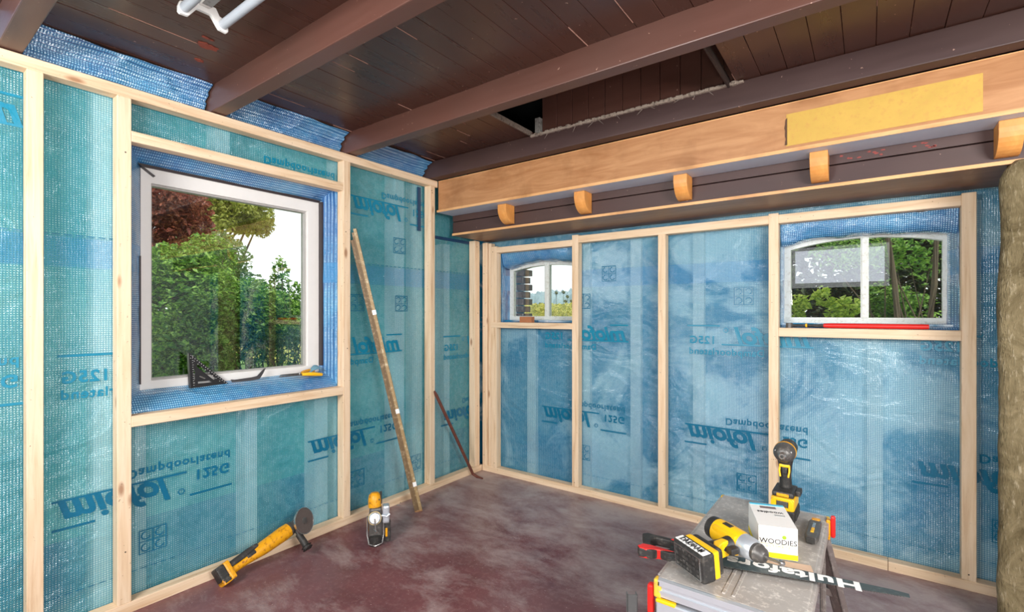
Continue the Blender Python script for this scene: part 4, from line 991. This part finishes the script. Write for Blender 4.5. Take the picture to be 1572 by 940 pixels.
def plant(name, label, cat, base, blobs, n, size, mat, stems, seed, group=None, r=.03, up=.5):
    t = grp(name, label, cat, base, group=group)
    o = leaves('foliage', blobs, n, size, mat, t, seed, base, up); o['kind'] = 'stuff'
    b = MB(); rnd = random.Random(seed)
    for i in range(stems):
        tgt = rnd.choice(blobs); e = Vector((tgt[0]+rnd.uniform(-.6, .6)*tgt[3], tgt[1]+rnd.uniform(-.6, .6)*tgt[4], tgt[2]+rnd.uniform(-.2, .8)*tgt[5]))-Vector(base)
        s = Vector((rnd.uniform(-.1, .1), rnd.uniform(-.1, .1), 0))*(4 if stems > 6 else 1); mid = s*.5+e*.5+Vector((rnd.uniform(-.1, .1), rnd.uniform(-.1, .1), .1))
        b.tube([s, mid, e], [r, r*.6, r*.2], 6)
    o = b.build('stems', BARK, t); o['kind'] = 'stuff' if stems > 1 else 'stuff'
    return t
GR1 = leafm('fresh_green_leaf', (118, 164, 58), (168, 202, 96), (66, 112, 40)); GR2 = leafm('deep_green_leaf', (84, 122, 50), (130, 160, 76), (46, 78, 32))
GRY_ = leafm('greyish_green_leaf', (120, 146, 92), (152, 170, 112), (90, 114, 66)); YG = leafm('yellow_green_leaf', (176, 176, 84), (204, 198, 110), (130, 144, 66))
RDM = leafm('red_brown_leaf', (160, 80, 64), (200, 126, 100), (104, 50, 44)); LIME = leafm('lime_leaf', (206, 222, 84), (232, 238, 130), (140, 170, 56)); DRK = leafm('dark_conifer_leaf', (50, 70, 34), (86, 106, 48), (30, 44, 20))
g = MB(); g.box((-60, -30, -.35), (-.33, 200, -.15)); g.box((-.33, .42, -.35), (60, 200, -.15))
GRASS = plain('outdoor_grass', (112, 140, 70), .9, var=.3, scale=3)
tag(g.build('lawn', GRASS), 'green ground outside the windows', 'ground')

def pxb(px, py, X, rx, ry, rz): p = onX(px, X, py); return (p.x, p.y, p.z, rx, ry, rz)
# big window: shrubs close to the wall
plant('leafy_shrub', 'fresh green leafy shrub filling the lower left of the large window', 'shrub', (-1.7, -1.35, -.15), [pxb(285, 480, -1.7, .42, .36, .50), pxb(265, 560, -1.5, .4, .4, .35), pxb(260, 430, -1.9, .32, .3, .28), pxb(318, 400, -2.2, .22, .22, .24)], 9500, .060, GR1, 14, 31, 'shrubs outside the large window', .012)
plant('leafy_shrub', 'fresh green leafy shrub with a tall pointed shoot, right half of the large window', 'shrub', (-2.0, -.55, -.15), [pxb(420, 490, -1.9, .42, .44, .26), pxb(380, 480, -1.8, .3, .35, .30), pxb(430, 430, -2.1, .09, .09, .24), pxb(470, 480, -1.9, .2, .25, .30), pxb(395, 450, -2.3, .12, .12, .14)], 9000, .055, GR1, 16, 32, 'shrubs outside the large window', .012)
plant('leafy_shrub', 'deep green twiggy undergrowth along the bottom of the large window', 'shrub', (-1.5, -.9, -.15), [pxb(350, 540, -1.4, .3, .55, .14), pxb(440, 530, -1.5, .3, .5, .16), pxb(380, 560, -2.2, .5, .8, .4), pxb(250, 560, -2.4, .5, .6, .5)], 5000, .05, GR2, 40, 33, 'shrubs outside the large window', .010)
plant('red_maple', 'red-brown leaved maple at the upper left of the large window', 'tree', (-4.4, -1.1, -.15), [pxb(240, 330, -4.6, .5, .5, .42), pxb(285, 320, -4.8, .4, .3, .26), pxb(300, 350, -4.8, .3, .2, .20), pxb(225, 300, -4.6, .6, .6, .5), pxb(250, 385, -4.6, .4, .3, .15)], 8500, .085, RDM, 6, 34, r=.05)
plant('broadleaf_tree', 'yellowing tree arching over behind the red maple in the large window', 'tree', (-7.5, .6, -.15), [pxb(340, 318, -7.6, .6, .55, .40), pxb(375, 330, -7.8, .6, .55, .42), pxb(400, 345, -7.9, .3, .3, .28), pxb(330, 350, -7.4, .4, .35, .35), pxb(308, 300, -7.6, .5, .4, .3), pxb(350, 375, -7.8, .3, .2, .15)], 7000, .10, YG, 7, 35, r=.06)
plant('broadleaf_tree', 'grey-green tree between the maple and the shrubs in the large window', 'tree', (-6.0, -.2, -.15), [pxb(300, 400, -6.2, .8, .8, .55), pxb(330, 395, -6.6, .5, .45, .45), pxb(260, 410, -6.0, .7, .7, .5), pxb(385, 300, -8.4, .5, .45, .3), pxb(350, 440, -6.6, .6, .6, .4)], 9000, .085, GRY_, 8, 36, r=.05)
# left small window: field and far trees
rnd = random.Random(4); V = []; Fc = []
for i in range(15000):
    Y = 2.5+rnd.random()**2*42; k = rnd.uniform(-.02, .16); d = (Y-CAMP.y)/(R2[1]*k+F2[1]); X = CAMP.x+d*(R2[0]*k+F2[0])
    h = 1.12+rnd.uniform(-.6, .24) if Y > 4 else rnd.uniform(.3, 1.05); s = rnd.uniform(.04, .09)*(1+Y*.03); a = rnd.uniform(0, PI)
    i0 = len(V); dx, dy = math.cos(a)*s, math.sin(a)*s; t = rnd.uniform(-.4, .4)*s
    V += [(X-dx, Y-dy, h), (X, Y, h-s*.6), (X+dx, Y+dy, h+t), (X, Y, h+s*.6)]; Fc.append((i0, i0+1, i0+2, i0+3))
fd = grp('sunflower_field', 'yellow-green sunflower field seen through the left small window', 'field', (-8, 12, -.15))
FL_ = leafm('field_leaf', (226, 214, 120), (242, 228, 156), (150, 158, 76))
o = raw('leaves', [(x-fd.location.x, y-fd.location.y, z-fd.location.z) for x, y, z in V], Fc, FL_, fd); o['kind'] = 'stuff'
P(MB().box((-60, 4, -.14), (2, 60, .55)), 'crop_mass', plain('field_crop_green', (196, 194, 104), .9, var=.3, scale=2), fd)
STEM = plain('dark_seed_head', (78, 82, 50), .8)
hb = MB()
rnd = random.Random(77)
for (px, py, Y) in tuple((rnd.uniform(797, 878), rnd.uniform(466, 488), rnd.uniform(5, 9)) for _ in range(26))+((800, 466, 7), (806, 471, 6), (813, 474, 7), (822, 468, 9), (831, 473, 6), (829, 466, 8), (854, 449, 6), (865, 448, 6), (868, 462, 6), (874, 470, 7), (860, 474, 8), (848, 472, 6), (871, 455, 6), (877, 462, 7)):
    p = onY(px, Y, py); q_ = p-fd.location; hb.cyl(q_+Vector((0, -.02, 0)), q_+Vector((0, .02, -.02)), .030, n=8); hb.cyl(q_, q_-Vector((0, 0, .5)), .005, n=5)
o = hb.build('flower_heads', STEM, fd); o['kind'] = 'stuff'
HAZE = plain('hazy_far_foliage', (138, 156, 164), .95, var=.12, scale=.15)  # distance haze painted into the crown colour
tr = grp('far_tree_line', 'hazy blue-green tree line on the horizon behind the field', 'trees', (-70, 110, -.15))
rnd = random.Random(9); b = MB()
for i in range(60):
    px = 770+i*2.4; Y = 108+rnd.uniform(-4, 4); p = onY(px, Y, 470); hgt = rnd.uniform(4.8, 6.2)
    t = bmesh.new(); bmesh.ops.create_icosphere(t, subdivisions=3, radius=1)
    for v in t.verts: v.co *= 1+.35*noise.noise(v.co*3.2+Vector((i, 0, 0)))
    t.transform(Matrix.Translation((p.x+70, p.y-110, hgt*.35)) @ Matrix.Diagonal((2.6, 2.2, hgt*.8, 1))); b._merge(t)
o = b.build('tree_crowns', HAZE, tr, smooth=True); o['kind'] = 'stuff'
# right small window: dense growth close by
def pyb(px, py, Y, rx, ry, rz): p = onY(px, Y, py); return (p.x, p.y, p.z, rx, ry, rz)
plant('dense_conifer', 'dark dense conifer hedge behind the right small window', 'hedge', (2.5, 3.2, -.15), [pyb(1150, 430, 3.2, .6, .4, 1.0), pyb(1230, 430, 3.2, .7, .4, 1.0), pyb(1330, 420, 3.2, .7, .4, 1.1), pyb(1440, 430, 3.2, .7, .4, 1.0), pyb(1330, 330, 3.4, 1.4, .4, .5)], 32000, .075, DRK, 10, 41, r=.05, up=.1)
plant('grape_vine', 'lime green large-leaved vine low in the left pane of the right small window', 'vine', (2.1, .95, -.15), [pyb(1225, 470, .95, .06, .08, .09), pyb(1262, 455, .9, .05, .05, .07), pyb(1290, 475, .9, .09, .06, .08), pyb(1315, 470, .95, .03, .03, .05)], 260, .060, LIME, 5, 42, r=.006)
plant('leafy_shrub', 'sunlit green bush in the right pane of the right small window', 'shrub', (2.75, 1.9, -.15), [pyb(1370, 390, 1.8, .16, .15, .16), pyb(1360, 470, 2.3, .2, .2, .22), pyb(1400, 480, 2.2, .2, .2, .16), pyb(1430, 400, 1.9, .12, .15, .2), pyb(1300, 390, 2.2, .3, .2, .14)], 2600, .05, GR1, 12, 43, r=.012)
tk = grp('bare_trunks', 'pair of dark trunks in the right pane of the right small window', 'trunk', (2.6, 1.5, -.15))
for px0, px1 in ((1380, 1362), (1425, 1438)):
    a_ = onY(px0, 1.5, 520)-tk.location; c_ = onY(px1, 1.5, 355)-tk.location; m_ = (a_+c_)/2+Vector((.01, 0, 0))
    MB().tube([Vector((a_.x, a_.y, 0)), a_, m_, c_, c_+Vector((0, 0, .6))], [.03, .022, .018, .014, .008], 7).build('trunk', BARK, tk)
